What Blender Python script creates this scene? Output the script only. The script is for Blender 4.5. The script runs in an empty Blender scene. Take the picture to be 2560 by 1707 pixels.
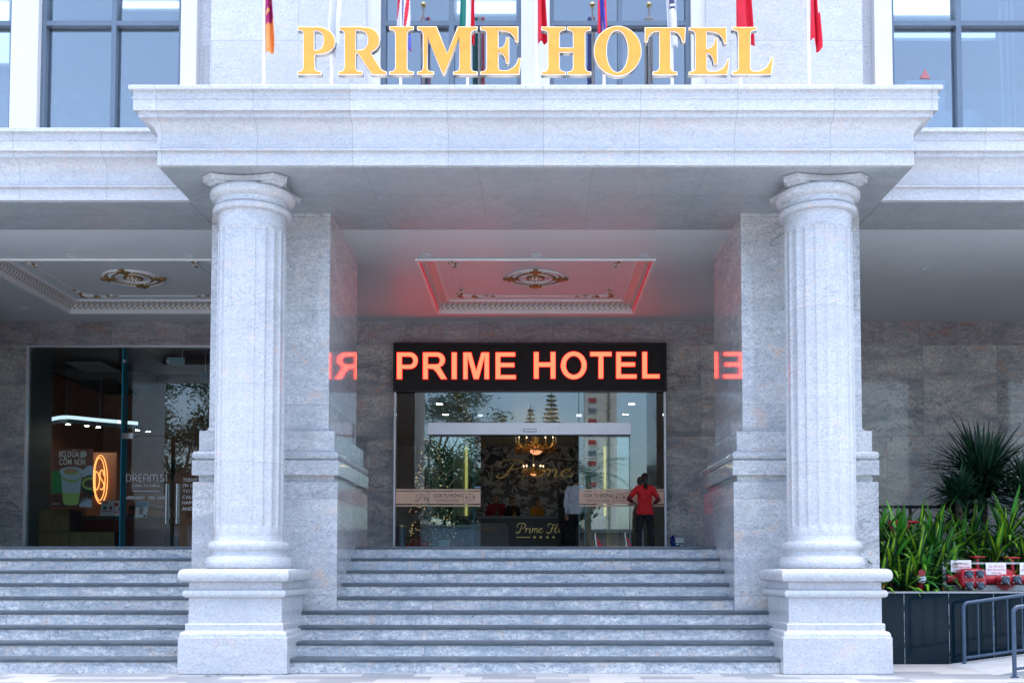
import bpy, bmesh, math, random
from mathutils import Vector, Matrix
from math import sin, cos, tan, atan, atan2, pi, radians, sqrt
random.seed(7)
S = bpy.context.scene
COL = S.collection
EXP = 2.25                                   # view exposure
# ------------------------------------------------------------------ camera model
E = 1.29; F = 2620.0; CX = 1339.0; TH = radians(2.64); PY0 = 1420 - F*tan(TH)
def zat(py, Y): return E + Y*tan(TH + atan((PY0-py)/F))
def xat(px, Y, z=1.29): return (px-CX)*(Y*cos(TH)+(z-E)*sin(TH))/F
def at(px, py, Y):
    z = zat(py, Y); return (xat(px, Y, z), Y, z)
cam = bpy.data.cameras.new('camera'); co = bpy.data.objects.new('camera', cam); COL.objects.link(co)
co.location = (0, 0, E); co.rotation_euler = (pi/2+TH, 0, 0)
cam.sensor_width = 36; cam.lens = 36*F/2560
cam.shift_x = -(CX-1280)/2560; cam.shift_y = (PY0-853.5)/2560
cam.clip_start = .05; cam.clip_end = 3000
S.camera = co
S.view_settings.view_transform = 'Standard'; S.view_settings.look = 'None'
S.view_settings.gamma = 1; S.view_settings.exposure = EXP
S.cycles.use_denoising = True
S.cycles.max_bounces = 10; S.cycles.transparent_max_bounces = 24; S.cycles.glossy_bounces = 5
S.cycles.sample_clamp_indirect = 6
# ------------------------------------------------------------------ node helpers
class N:
    def __init__(s, name):
        s.m = bpy.data.materials.new(name); s.m.use_nodes = True
        s.t = s.m.node_tree; s.t.nodes.clear()
        s.out = s.t.nodes.new('ShaderNodeOutputMaterial')
    def n(s, typ, ins=None, **kw):
        x = s.t.nodes.new(typ)
        for k, v in kw.items(): setattr(x, k, v)
        for k, v in (ins or {}).items(): s.put(x.inputs[k], v)
        return x
    def put(s, sock, v):
        if isinstance(v, bpy.types.NodeSocket): s.t.links.new(v, sock)
        elif hasattr(v, 'outputs'): s.t.links.new(v.outputs[0], sock)
        else:
            if isinstance(v, (tuple, list)) and len(v) == 3 and sock.type == 'RGBA': v = (*v, 1)
            sock.default_value = v
    def math(s, op, a, b=0.0, c=0.0, clamp=False):
        return s.n('ShaderNodeMath', {0: a, 1: b, 2: c}, operation=op, use_clamp=clamp).outputs[0]
    def pos(s): return s.n('ShaderNodeNewGeometry').outputs['Position']
    def noise(s, vec, scale, detail=3, rough=.55, dist=0, out='Fac'):
        return s.n('ShaderNodeTexNoise', {'Vector': vec, 'Scale': scale, 'Detail': detail, 'Roughness': rough, 'Distortion': dist}).outputs[out]
    def ramp(s, fac, stops, interp='LINEAR'):
        r = s.n('ShaderNodeValToRGB', {0: fac}); c = r.color_ramp; c.interpolation = interp
        while len(c.elements) < len(stops): c.elements.new(.5)
        for e, (p, v) in zip(c.elements, stops):
            e.position = p; e.color = (*v, 1) if isinstance(v, (tuple, list)) else (v, v, v, 1)
        return r.outputs[0]
    def mix(s, fac, a, b, mode='MIX'):
        x = s.n('ShaderNodeMix', data_type='RGBA', blend_type=mode)
        s.put(x.inputs[0], fac); s.put(x.inputs[6], a); s.put(x.inputs[7], b); return x.outputs[2]
    def map(s, vec, scale=(1,1,1), rot=(0,0,0), loc=(0,0,0)):
        return s.n('ShaderNodeMapping', {'Vector': vec, 'Scale': scale, 'Rotation': rot, 'Location': loc}).outputs[0]
    def bsdf(s, col, rough=.5, metal=0, spec=.5, bump=None, bstr=.2, bdist=.01, **kw):
        b = s.n('ShaderNodeBsdfPrincipled', {'Base Color': col, 'Roughness': rough, 'Metallic': metal, 'Specular IOR Level': spec})
        for k, v in kw.items(): s.put(b.inputs[k.replace('_', ' ')], v)
        if bump is not None:
            bn = s.n('ShaderNodeBump', {'Strength': bstr, 'Distance': bdist, 'Height': bump}); s.t.links.new(bn.outputs[0], b.inputs['Normal'])
        s.t.links.new(b.outputs[0], s.out.inputs[0]); return s.m
def plain(name, col, rough=.5, metal=0, spec=.5, var=.08, scale=6, **kw):
    k = N(name); p = k.pos()
    f = k.noise(p, scale, 4, .6)
    c = k.mix(k.ramp(f, [(.3, 0.), (.7, 1.)]), tuple(v*(1-var) for v in col), tuple(min(1, v*(1+var)) for v in col))
    return k.bsdf(c, rough, metal, spec, **kw)
def emit(name, col, strength):
    k = N(name); e = k.n('ShaderNodeEmission', {'Color': col, 'Strength': strength/2**EXP})
    k.t.links.new(e.outputs[0], k.out.inputs[0]); return k.m
def glass(name, tint, refl, rtint=(1,1,1), rough=0.0):
    k = N(name)
    lw = k.n('ShaderNodeFresnel', {'IOR': 1.5}).outputs[0]
    fac = k.math('ADD', lw, refl-.04, clamp=True)
    a = k.n('ShaderNodeBsdfTransparent', {'Color': tint}); b = k.n('ShaderNodeBsdfGlossy', {'Color': rtint, 'Roughness': rough})
    m = k.n('ShaderNodeMixShader', {0: fac}); k.t.links.new(a.outputs[0], m.inputs[1]); k.t.links.new(b.outputs[0], m.inputs[2])
    k.t.links.new(m.outputs[0], k.out.inputs[0]); return k.m
def granite(name, light, mid, dark, pink, pinkamt=.35, rough=.25, spec=.5, slab=None, proj='wall', streak=.35, speck=42, seam=.55, stretch=(1,1,1.6), rot=(.3,.5,.6), big=.9, varies=.1, graincon=.85, ss=3.2, vein=.0, srot=(.2,-.62,.15)):
    """speckled stone: clouds of pink, diagonal grey streaks, fine dark grains, slab joints with a shift of the pattern at every slab"""
    k = N(name); p = k.pos(); jo = None
    if slab:
        sp = k.n('ShaderNodeSeparateXYZ', {0: p})
        if proj == 'wall': v = k.n('ShaderNodeCombineXYZ', {0: k.math('ADD', sp.outputs[0], k.math('MULTIPLY', sp.outputs[1], .97)), 1: sp.outputs[2]})
        elif proj == 'x': v = k.n('ShaderNodeCombineXYZ', {0: sp.outputs[0], 1: sp.outputs[2]})
        else: v = k.n('ShaderNodeCombineXYZ', {0: sp.outputs[0], 1: sp.outputs[1]})
        v = k.n('ShaderNodeVectorMath', {0: v, 1: (slab[3], slab[4], 0) if len(slab) > 3 else (0, 0, 0)}, operation='ADD')
        br = k.n('ShaderNodeTexBrick', {'Vector': v, 'Color1': (0,0,0,1), 'Color2': (1,1,1,1), 'Mortar': (.5,.5,.5,1), 'Scale': 1, 'Mortar Size': .0035, 'Mortar Smooth': .1, 'Bias': 0, 'Brick Width': slab[0], 'Row Height': slab[1]}, offset=slab[2], offset_frequency=2, squash=1)
        jo = br.outputs['Fac']; rnd = br.outputs['Color']
        p = k.n('ShaderNodeVectorMath', {0: p, 1: k.n('ShaderNodeVectorMath', {0: rnd, 1: (9.3, 5.1, 7.7)}, operation='MULTIPLY')}, operation='ADD').outputs[0]
    q = k.map(p, stretch, rot)
    cloud = k.noise(q, big, 4, .6, .6)
    strk = k.noise(k.map(p, (1.0, 1.0, 3.6), srot), ss, 6, .68, 1.1)
    gr = k.noise(q, speck*1.25, 4, .8, .4)
    gr2 = k.noise(q, speck*.55, 5, .8, .5)
    blot = k.noise(q, 2.6, 5, .65, 1.2)
    c = k.mix(k.math('MULTIPLY', k.ramp(gr2, [(.34, 1.), (.62, 0.)]), graincon), light, mid)
    c = k.mix(k.math('MULTIPLY', k.ramp(strk, [(.42, 0.), (.66, 1.)]), streak), c, mid)
    c = k.mix(k.math('MULTIPLY', k.ramp(blot, [(.56, 0.), (.7, 1.)]), pinkamt), c, pink)
    if vein:
        vn = k.math('ABSOLUTE', k.math('SUBTRACT', k.noise(k.map(p, (1, 1, 2.2), srot), ss*.8+.5, 6, .62, 1.6), .5))
        gate = k.ramp(k.noise(p, .9, 3, .5), [(.5, 0.), (.62, 1.)])
        c = k.mix(k.math('MULTIPLY', k.math('MULTIPLY', k.ramp(vn, [(0., 1.), (.022, 0.)]), gate), vein), c, tuple(v*.6 for v in mid))
        cl = k.math('MULTIPLY', k.ramp(k.noise(p, 24, 3, .8), [(.6, 0.), (.68, 1.)]), k.ramp(k.noise(p, 1.9, 2, .5), [(.6, 0.), (.68, 1.)]))
        c = k.mix(k.math('MULTIPLY', cl, vein), c, dark)
    c = k.mix(k.math('MULTIPLY', k.ramp(gr, [(.34, 1.), (.455, 0.)]), .8), c, dark)
    c = k.mix(k.math('MULTIPLY', k.ramp(cloud, [(.5, 0.), (.75, 1.)]), .45*min(1, streak*2)), c, mid)
    if slab:
        c = k.mix(k.math('MULTIPLY', rnd, varies), c, (0, 0, 0))
        c = k.mix(k.math('MULTIPLY', jo, seam), c, tuple(v*.3 for v in mid))
    r = k.math('ADD', k.math('MULTIPLY', gr2, .06), rough-.03)
    return k.bsdf(c, r, 0, k.math('MULTIPLY', k.math('ADD', .45, k.math('MULTIPLY', gr2, 1.1)), spec))
# ------------------------------------------------------------------ materials
M = {}
M['stone'] = granite('pale_granite', (.63,.645,.67), (.40,.42,.455), (.15,.16,.18), (.72,.53,.45), .45, .2, .5, None, streak=.4, ss=1.6, vein=.45)
M['stone_canopy'] = granite('pale_granite_cornice', (.68,.69,.715), (.47,.49,.525), (.2,.21,.23), (.74,.58,.5), .4, .3, .4, (1.18, 40, 0, -.1, 10), proj='x', streak=.36, ss=1.4, vein=.4)
M['stone_pier'] = granite('pale_granite_pier', (.74,.745,.75), (.40,.42,.45), (.1,.105,.12), (.74,.55,.43), .7, .04, .55, (50, 1.32, 0, 25, .4), streak=.7, speck=30, ss=1.1, vein=.8, graincon=.95)
M['stone_facade'] = granite('pale_granite_facade', (.64,.655,.685), (.45,.47,.515), (.18,.19,.21), (.70,.55,.49), .5, .35, .4, (2.4, 1.1, .5, .3, .2), streak=.4, ss=1.4, vein=.4)
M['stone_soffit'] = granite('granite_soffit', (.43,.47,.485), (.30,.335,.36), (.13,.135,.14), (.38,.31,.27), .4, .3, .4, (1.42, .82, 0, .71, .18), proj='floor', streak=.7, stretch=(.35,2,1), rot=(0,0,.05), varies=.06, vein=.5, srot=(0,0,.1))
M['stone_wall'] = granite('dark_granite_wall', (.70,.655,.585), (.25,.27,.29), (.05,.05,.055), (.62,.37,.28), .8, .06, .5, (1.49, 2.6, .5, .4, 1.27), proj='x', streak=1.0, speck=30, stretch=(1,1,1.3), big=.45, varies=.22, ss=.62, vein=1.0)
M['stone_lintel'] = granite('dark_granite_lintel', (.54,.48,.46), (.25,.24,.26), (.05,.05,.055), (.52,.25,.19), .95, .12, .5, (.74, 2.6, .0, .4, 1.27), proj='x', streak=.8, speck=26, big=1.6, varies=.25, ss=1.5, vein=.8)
M['riser'] = granite('granite_riser', (.92,.90,.86), (.36,.41,.47), (.09,.1,.12), (.84,.62,.5), .65, .28, .4, (2.82, .18, 0, 1.41, 0), proj='x', streak=1.0, speck=26, stretch=(1,1,1.2), big=1.5, varies=.12, ss=2.6, vein=.7, srot=(.1,.5,.1), graincon=.95)
M['stone_column'] = granite('pale_granite_column', (.65,.66,.68), (.42,.44,.475), (.15,.16,.18), (.74,.55,.47), .5, .2, .5, (50, .985, 0, 25, .33), streak=.42, ss=1.5, vein=.5, seam=.3, varies=.05)
k = N('dark_tread_stone'); p = k.pos(); M['tread'] = k.bsdf(k.ramp(k.noise(k.map(p, (.6, 5, 5)), 9, 5, .7), [(.3, (.04,.06,.08)), (.7, (.12,.145,.17))]), .34, 0, .4)
k = N('black_granite'); p = k.pos(); sp = k.n('ShaderNodeSeparateXYZ', {0: p})
g1 = k.ramp(k.noise(p, 90, 3, .7), [(.5, 0.), (.72, 1.)]); g2 = k.ramp(k.noise(p, 1.3, 4, .6), [(.45, 0.), (.7, 1.)])
c = k.mix(k.math('MULTIPLY', g1, k.math('ADD', .25, k.math('MULTIPLY', g2, .9))), (.002,.011,.019), (.055,.07,.078))
seam = k.math('LESS_THAN', k.math('ABSOLUTE', k.math('SUBTRACT', k.math('FRACT', k.math('ADD', k.math('MULTIPLY', sp.outputs[0], 1/.605), .27)), .5)), .004)
c = k.mix(k.math('MULTIPLY', seam, k.ramp(k.noise(p, 5, 4, .7), [(.42, 0.), (.55, 1.)])), c, (.45,.47,.5))
M['black_granite'] = k.bsdf(c, .08, 0, .16)
k = N('pavers'); p = k.pos(); sp = k.n('ShaderNodeSeparateXYZ', {0: p})
br = k.n('ShaderNodeTexBrick', {'Vector': p, 'Color1': (0,0,0,1), 'Color2': (1,1,1,1), 'Mortar': (.3,.3,.3,1), 'Scale': 1, 'Mortar Size': .004, 'Mortar Smooth': .2, 'Bias': 0, 'Brick Width': .62, 'Row Height': .3}, offset=.37, offset_frequency=3)
c = k.ramp(br.outputs['Color'], [(0, (.19,.21,.24)), (.4, (.22,.24,.27)), (.5, (.36,.37,.385)), (1, (.44,.44,.44))])
c = k.mix(k.math('MULTIPLY', k.noise(p, 60, 4, .7), .25), c, (.22,.23,.25))
c = k.mix(k.math('MULTIPLY', k.ramp(k.noise(p, 1.7, 4, .6), [(.5, 0.), (.75, 1.)]), .3), c, (.28,.28,.28))
c = k.mix(k.math('MULTIPLY', br.outputs['Fac'], .6), c, (.12,.12,.13))
M['paver'] = k.bsdf(c, .55, 0, .4, bump=br.outputs['Fac'], bstr=-.3)
M['concrete'] = plain('ramp_concrete', (.36,.38,.41), .7, scale=5, var=.15)
M['asphalt'] = plain('street_concrete', (.2,.205,.21), .85, scale=30, var=.2)
M['ceiling'] = plain('white_ceiling_paint', (.61,.665,.68), .45, var=.02, scale=2)
M['plaster'] = plain('white_plaster', (.78,.78,.77), .4, var=.03)
M['white_panel'] = plain('white_metal_panel', (.62,.625,.64), .35, var=.02, scale=2)
M['frame'] = plain('grey_blue_aluminium', (.13,.17,.22), .35, .3, var=.06, scale=3)
M['gold'] = plain('gilding', (.95,.68,.26), .3, .75, var=.15, scale=30)
M['gold_dull'] = plain('antique_gilding', (.33,.2,.07), .4, .6, var=.25, scale=60)
M['steel'] = plain('brushed_steel', (.62,.63,.66), .28, 1, var=.05, scale=10)
M['chrome'] = plain('polished_steel', (.8,.8,.8), .1, 1, var=.02)
M['alu'] = plain('satin_aluminium', (.72,.72,.76), .4, .55, var=.04, scale=2)
M['black'] = plain('black_paint', (.012,.012,.013), .35, var=.2)
M['pole_white'] = plain('white_pole_paint', (.86,.86,.88), .25, var=.02)
M['teal'] = plain('glass_edge', (.02,.22,.32), .15, var=.1)
M['glass_edge_pale'] = plain('pale_glass_edge', (.12,.28,.33), .15, var=.05)
M['glass'] = glass('clear_glass', (.88,.95,.945), .075, (.88,.97,1))
M['glass_shop'] = glass('shop_glass', (.86,.93,.93), .06, (.92,.97,1))
M['glass_win'] = glass('tinted_window_glass', (.76,.86,.94), .17, (1,.97,.93))
M['text_white'] = plain('white_vinyl', (.85,.86,.88), .5, var=.02)
M['text_dark'] = plain('dark_vinyl', (.03,.04,.05), .5, var=.05)
M['text_red'] = plain('red_print', (.55,.07,.05), .5, var=.05)
M['band'] = plain('peach_vinyl', (.88,.56,.38), .5, var=.03, scale=3)
M['led'] = emit('led_letters', (1, .05, .025), 8.2)
M['led_rim'] = emit('led_rim', (1, 0, .02), 1.1)
M['face_yellow'] = plain('yellow_acrylic', (.80,.36,.045), .28, var=.08, scale=7)
M['letter_side'] = plain('letter_return_metal', (.42,.40,.36), .22, .8, var=.1)
M['face_trim'] = plain('cream_trim', (.9,.82,.72), .35, var=.02)
M['red_paint'] = plain('red_pipe_paint', (.42,.015,.03), .3, var=.12, scale=14)
M['cap_blue'] = plain('dark_hose_cap', (.03,.055,.085), .5, var=.25, scale=30)
M['galv'] = plain('galvanised_steel', (.42,.44,.45), .5, .4, var=.15, scale=20)
M['rail'] = plain('blue_grey_rail_paint', (.04,.075,.125), .3, var=.2, scale=14)
M['sign_white'] = plain('white_placard', (.8,.8,.84), .5, var=.02)
M['soil'] = plain('planter_soil', (.035,.028,.022), .9, var=.4, scale=12)
M['leaf_dark'] = plain('dark_leaf', (.010,.055,.022), .35, var=.4, scale=7)
M['leaf_mid'] = plain('green_leaf', (.04,.22,.02), .35, var=.4, scale=7)
M['leaf_light'] = plain('yellow_green_leaf', (.23,.42,.02), .4, var=.35, scale=7)
M['leaf_yucca'] = plain('blue_green_leaf', (.012,.045,.022), .3, var=.5, scale=6)
M['leaf_dry'] = plain('dry_leaf', (.45,.2,.04), .6, var=.3)
M['bark'] = plain('bark', (.09,.07,.05), .9, var=.4, scale=10)
M['tree_leaf'] = plain('tree_foliage', (.035,.07,.02), .6, var=.5, scale=1.2)
M['conifer'] = plain('conifer_foliage', (.03,.06,.035), .7, var=.4, scale=1.5)
M['skin'] = plain('skin', (.45,.25,.17), .5, var=.06)
M['hair'] = plain('black_hair', (.008,.007,.007), .35, var=.4, scale=40)
M['red_shirt'] = plain('red_cloth', (.62,.012,.016), .8, var=.1, scale=9)
M['maroon'] = plain('maroon_cloth', (.14,.006,.02), .8, var=.12)
M['white_shirt'] = plain('white_cloth', (.72,.75,.84), .8, var=.05)
M['dark_cloth'] = plain('black_cloth', (.012,.012,.014), .85, var=.2)
M['mustard'] = plain('mustard_cloth', (.5,.24,.02), .8, var=.1)
M['maroon_gloss'] = plain('dark_red_gloss', (.25,.008,.02), .2, var=.1)
M['red_dark'] = plain('dark_red_cloth', (.2,.008,.015), .8, var=.1)
M['shoe'] = plain('black_leather', (.01,.01,.01), .35, var=.1)
# ------------------------------------------------------------------ mesh helpers
def guard(prof, closed=False):
    """extra points near the ends of long flat runs, so that curved neighbours do not bend their shading"""
    out = []; n = len(prof)
    for i in range(n if closed else n-1):
        a, b = Vector(prof[i]), Vector(prof[(i+1) % n]); out.append(tuple(a))
        if (b-a).length > .035: out += [tuple(a+(b-a).normalized()*.004), tuple(b-(b-a).normalized()*.004)]
    if not closed: out.append(tuple(prof[-1]))
    return out
class MB:
    def __init__(s): s.v = []; s.f = []; s.mi = []; s.cur = 0
    def m(s, i): s.cur = i; return s
    def add(s, vs, fs):
        b = len(s.v); s.v += [tuple(v) for v in vs]
        for f in fs: s.f.append(tuple(b+i for i in f)); s.mi.append(s.cur)
        return s
    def box(s, x0, x1, y0, y1, z0, z1):
        vs = [(x, y, z) for z in (z0, z1) for y in (y0, y1) for x in (x0, x1)]
        return s.add(vs, [(0,2,3,1), (4,5,7,6), (0,1,5,4), (2,6,7,3), (0,4,6,2), (1,3,7,5)])
    def rect(s, prof, cx, cy, hx, hy, top=True, bot=True, flip=False):
        prof = guard(prof); n = len(prof); vs = []
        for d, z in prof: vs += [(cx-hx-d, cy-hy-d, z), (cx+hx+d, cy-hy-d, z), (cx+hx+d, cy+hy+d, z), (cx-hx-d, cy+hy+d, z)]
        fs = []
        for i in range(n-1):
            for j in range(4):
                a, b = i*4+j, i*4+(j+1) % 4; q = (a, b, b+4, a+4); fs.append(q[::-1] if flip else q)
        if bot: fs.append((3, 2, 1, 0))
        if top: o = (n-1)*4; fs.append((o, o+1, o+2, o+3))
        return s.add(vs, fs)
    def lathe(s, prof, c=(0,0,0), n=48, caps=True, rfun=None):
        vs = []; fs = []
        for r, z in prof:
            for i in range(n):
                a = 2*pi*i/n; rr = rfun(r, z, a) if rfun else r
                vs.append((c[0]+rr*cos(a), c[1]+rr*sin(a), c[2]+z))
        for i in range(len(prof)-1):
            for j in range(n):
                a, b = i*n+j, i*n+(j+1) % n; fs.append((a, b, b+n, a+n))
        if caps: fs.append(tuple(range(n))[::-1]); o = (len(prof)-1)*n; fs.append(tuple(range(o, o+n)))
        return s.add(vs, fs)
    def tube(s, pts, rad, n=8, caps=True, ell=None):
        pts = [Vector(p) for p in pts]; vs = []; fs = []; up = Vector((0, 0, 1)); prev = None
        for i, p in enumerate(pts):
            d = (pts[min(i+1, len(pts)-1)]-pts[max(i-1, 0)]).normalized()
            if prev is None: a = d.cross(up if abs(d.z) < .95 else Vector((0, 1, 0))).normalized()
            else: a = (prev - d*prev.dot(d)).normalized()
            prev = a; b = d.cross(a); r = rad[i] if isinstance(rad, list) else rad
            ra, rb = (r if isinstance(r, tuple) else (r, r))
            for j in range(n):
                t = 2*pi*j/n; vs.append(p + a*(ra*cos(t)) + b*(rb*sin(t)))
        for i in range(len(pts)-1):
            for j in range(n):
                q, w = i*n+j, i*n+(j+1) % n; fs.append((q, w, w+n, q+n))
        if caps: fs.append(tuple(range(n))[::-1]); o = (len(pts)-1)*n; fs.append(tuple(range(o, o+n)))
        return s.add(vs, fs)
    def ball(s, c, r, nu=12, nv=8):
        r = r if isinstance(r, tuple) else (r, r, r); vs = [(c[0], c[1], c[2]-r[2])]; fs = []
        for i in range(1, nv):
            a = -pi/2+pi*i/nv
            for j in range(nu): t = 2*pi*j/nu; vs.append((c[0]+r[0]*cos(a)*cos(t), c[1]+r[1]*cos(a)*sin(t), c[2]+r[2]*sin(a)))
        vs.append((c[0], c[1], c[2]+r[2])); L = len(vs)-1
        for j in range(nu): fs.append((0, 1+(j+1) % nu, 1+j)); fs.append((L, L-nu+j, L-nu+(j+1) % nu))
        for i in range(nv-2):
            for j in range(nu): a, b = 1+i*nu+j, 1+i*nu+(j+1) % nu; fs.append((a, b, b+nu, a+nu))
        return s.add(vs, fs)
    def prism(s, poly, axis, a, b):
        """poly of 2-D points: axis 'x' -> (y,z), 'y' -> (x,z), 'z' -> (x,y)"""
        def P(u, v, w): return (w, u, v) if axis == 'x' else (u, w, v) if axis == 'y' else (u, v, w)
        n = len(poly); vs = [P(u, v, a) for u, v in poly]+[P(u, v, b) for u, v in poly]
        fs = [tuple(range(n))[::-1], tuple(range(n, 2*n))]+[(i, (i+1) % n, (i+1) % n+n, i+n) for i in range(n)]
        return s.add(vs, fs)
    def mesh(s, mats, smooth=None, off=(0,0,0)):
        me = bpy.data.meshes.new('mesh')
        me.from_pydata([(v[0]-off[0], v[1]-off[1], v[2]-off[2]) for v in s.v], [], s.f)
        for m in (mats if isinstance(mats, (list, tuple)) else [mats]): me.materials.append(m)
        me.polygons.foreach_set('material_index', s.mi)
        if len(s.f) < 6000: bm = bmesh.new(); bm.from_mesh(me); bmesh.ops.recalc_face_normals(bm, faces=bm.faces); bm.to_mesh(me); bm.free()
        if smooth is not None: shade(me, smooth)
        me.update(); return me
    def build(s, name, mats, parent=None, smooth=None):
        off = wpos(parent); return link(name, s.mesh(mats, smooth, off), parent)
def shade(me, ang):
    me.polygons.foreach_set('use_smooth', [True]*len(me.polygons)); me.set_sharp_from_angle(angle=radians(ang))
def wpos(o):
    v = Vector((0, 0, 0))
    while o is not None: v += o.location; o = o.parent
    return v
def link(name, me, parent=None):
    o = bpy.data.objects.new(name, me); COL.objects.link(o)
    if parent: o.parent = parent
    me.name = name; return o
def tag(o, label=None, cat=None, group=None, kind=None):
    for k_, v in (('label', label), ('category', cat), ('group', group), ('kind', kind)):
        if v: o[k_] = v
    return o
def thing(name, label, cat, loc=(0,0,0), group=None, rz=0):
    o = bpy.data.objects.new(name, None); COL.objects.link(o); o.location = loc; o.rotation_euler.z = rz; o.empty_display_size = .2
    return tag(o, label, cat, group)
def solo(o, label, cat, group=None): return tag(o, label, cat, group)
def struct(o): o['kind'] = 'structure'; return o
def copy_tree(o, parent=None):
    c = o.copy(); COL.objects.link(c); c.parent = parent
    for ch in list(o.children): copy_tree(ch, c)
    return c
DG = None
def evaled(obj):
    """mesh of a temporary object with curve filling / modifiers applied"""
    COL.objects.link(obj); dg = bpy.context.evaluated_depsgraph_get(); dg.update()
    me = bpy.data.meshes.new_from_object(obj.evaluated_get(dg)); COL.objects.unlink(obj); bpy.data.objects.remove(obj); return me
def curve_mesh(loops, ext=.01, offset=0, bevel=0, bres=2):
    cu = bpy.data.curves.new('c', 'CURVE'); cu.dimensions = '2D'; cu.fill_mode = 'BOTH'
    cu.extrude = ext; cu.offset = offset; cu.bevel_depth = bevel; cu.bevel_resolution = bres
    for L in loops:
        sp = cu.splines.new('POLY'); sp.points.add(len(L)-1); sp.use_cyclic_u = True
        for p_, q in zip(sp.points, L): p_.co = (q[0], q[1], 0, 1)
    return evaled(bpy.data.objects.new('c', cu))
def text_mesh(body, size, ext=.001, align='LEFT', offset=0, xs=1, space=1, shear=0):
    cu = bpy.data.curves.new('t', 'FONT'); cu.body = body; cu.size = size; cu.extrude = ext; cu.align_x = align; cu.offset = offset
    cu.space_character = space; cu.shear = shear; cu.resolution_u = 4
    me = evaled(bpy.data.objects.new('t', cu))
    if xs != 1: me.transform(Matrix.Diagonal((xs, 1, 1, 1)))
    return me
UP = Matrix.Rotation(pi/2, 4, 'X')        # drawn in XY -> stands up facing the street (-Y)
def stand(me, loc, mat, off=(0,0,0), rz=0):
    me.transform(Matrix.Translation(Vector(loc)-Vector(off)) @ Matrix.Rotation(rz, 4, 'Z') @ UP)
    me.materials.clear(); me.materials.append(mat); return me
def fit_text(body, px0, px1, pyb, pyt, Y, mat, parent, name='lettering', offset=0, ext=.001, space=1, shear=0, cap=True):
    """writing whose box runs between real points on the plane Y"""
    me = text_mesh(body, 1, 0, offset=offset, space=space, shear=shear)
    xs = [v.co.x for v in me.vertices]; base = text_mesh('H' if cap else 'x', 1, 0); hs = [v.co.y for v in base.vertices]; h = max(hs)
    (xa, _, za), (xb, _, zb) = at(px0, pyb, Y), at(px1, pyt, Y)
    sx = (xb-xa)/(max(xs)-min(xs)); sy = (zb-za)/h
    me.transform(Matrix.Diagonal((sx, sy, 1, 1)) @ Matrix.Translation((-min(xs), 0, 0)))
    return link(name, stand(me, (xa, Y, za), mat, wpos(parent)), parent)
def inset(poly, d, hole=False):
    n = len(poly); A = sum(poly[i][0]*poly[(i+1) % n][1]-poly[(i+1) % n][0]*poly[i][1] for i in range(n)); sg = (1 if A > 0 else -1)*(-1 if hole else 1); out = []
    for i in range(n):
        p0, p1, p2 = (Vector(poly[(i+j) % n]) for j in (-1, 0, 1)); a = (p1-p0).normalized(); b = (p2-p1).normalized()
        na = Vector((-a.y, a.x)); nb = Vector((-b.y, b.x)); m = na+nb; l = m.length
        if l < 1e-4: m = na; k_ = 1
        else: m = m/l; k_ = min(1.7, 1/max(.3, m.dot(na)))
        out.append(tuple(p1+m*(d*k_*sg)))
    return out
def arc(cx, cy, rx, ry, a0, a1, n=14):
    return [(cx+rx*cos(radians(a0+(a1-a0)*i/n)), cy+ry*sin(radians(a0+(a1-a0)*i/n))) for i in range(n+1)]
def ribbon(pts, w):
    """calligraphic stroke: polygon round a centre line, w a list of full widths"""
    L = []; R = []
    for i, p in enumerate(pts):
        a = pts[max(i-1, 0)]; b = pts[min(i+1, len(pts)-1)]; dx, dy = b[0]-a[0], b[1]-a[1]; l = sqrt(dx*dx+dy*dy) or 1
        ww = w[i]/2 if isinstance(w, list) else w/2
        L.append((p[0]-dy/l*ww, p[1]+dx/l*ww)); R.append((p[0]+dy/l*ww, p[1]-dx/l*ww))
    return L+R[::-1]
def smooth_path(pts, n=6):
    out = []
    for i in range(len(pts)-1):
        p0 = pts[max(i-1, 0)]; p1 = pts[i]; p2 = pts[i+1]; p3 = pts[min(i+2, len(pts)-1)]
        for j in range(n):
            t = j/n; out.append(tuple(.5*((2*b)+(-a+c)*t+(2*a-5*b+4*c-d)*t*t+(-a+3*b-3*c+d)*t**3) for a, b, c, d in zip(p0, p1, p2, p3)))
    out.append(tuple(pts[-1])); return out
# ------------------------------------------------------------------ world, sun, ground
SUN_EL, SUN_AZ = radians(82), radians(10)      # veiled sun almost overhead: wide soft light, no hard shadows
w = bpy.data.worlds.new('World'); S.world = w; w.use_nodes = True; nt = w.node_tree; nt.nodes.clear()
sky = nt.nodes.new('ShaderNodeTexSky'); sky.sky_type = 'NISHITA'; sky.sun_disc = False
sky.sun_elevation = SUN_EL; sky.sun_rotation = SUN_AZ; sky.air_density = 1.0; sky.dust_density = 3.2; sky.ozone_density = 1.6; sky.altitude = 0
bg = nt.nodes.new('ShaderNodeBackground'); bg.inputs[1].default_value = .135; wo = nt.nodes.new('ShaderNodeOutputWorld')
nt.links.new(sky.outputs[0], bg.inputs[0]); nt.links.new(bg.outputs[0], wo.inputs[0])
sl = bpy.data.lights.new('sun', 'SUN'); sl.energy = 1.8; sl.angle = radians(70); sl.color = (1, .96, .91)
so = bpy.data.objects.new('sun', sl); COL.objects.link(so)
sd = Vector((sin(SUN_AZ)*cos(SUN_EL), cos(SUN_AZ)*cos(SUN_EL), sin(SUN_EL)))
so.rotation_euler = sd.to_track_quat('Z', 'Y').to_euler(); so.location = (0, -30, 40)
struct(MB().box(-700, 700, -700, 700, -.6, -.14).build('ground', M['asphalt']))
struct(MB().box(-60, 60, -16, 40, -.3, 0).build('pavement', M['paver']))
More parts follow.
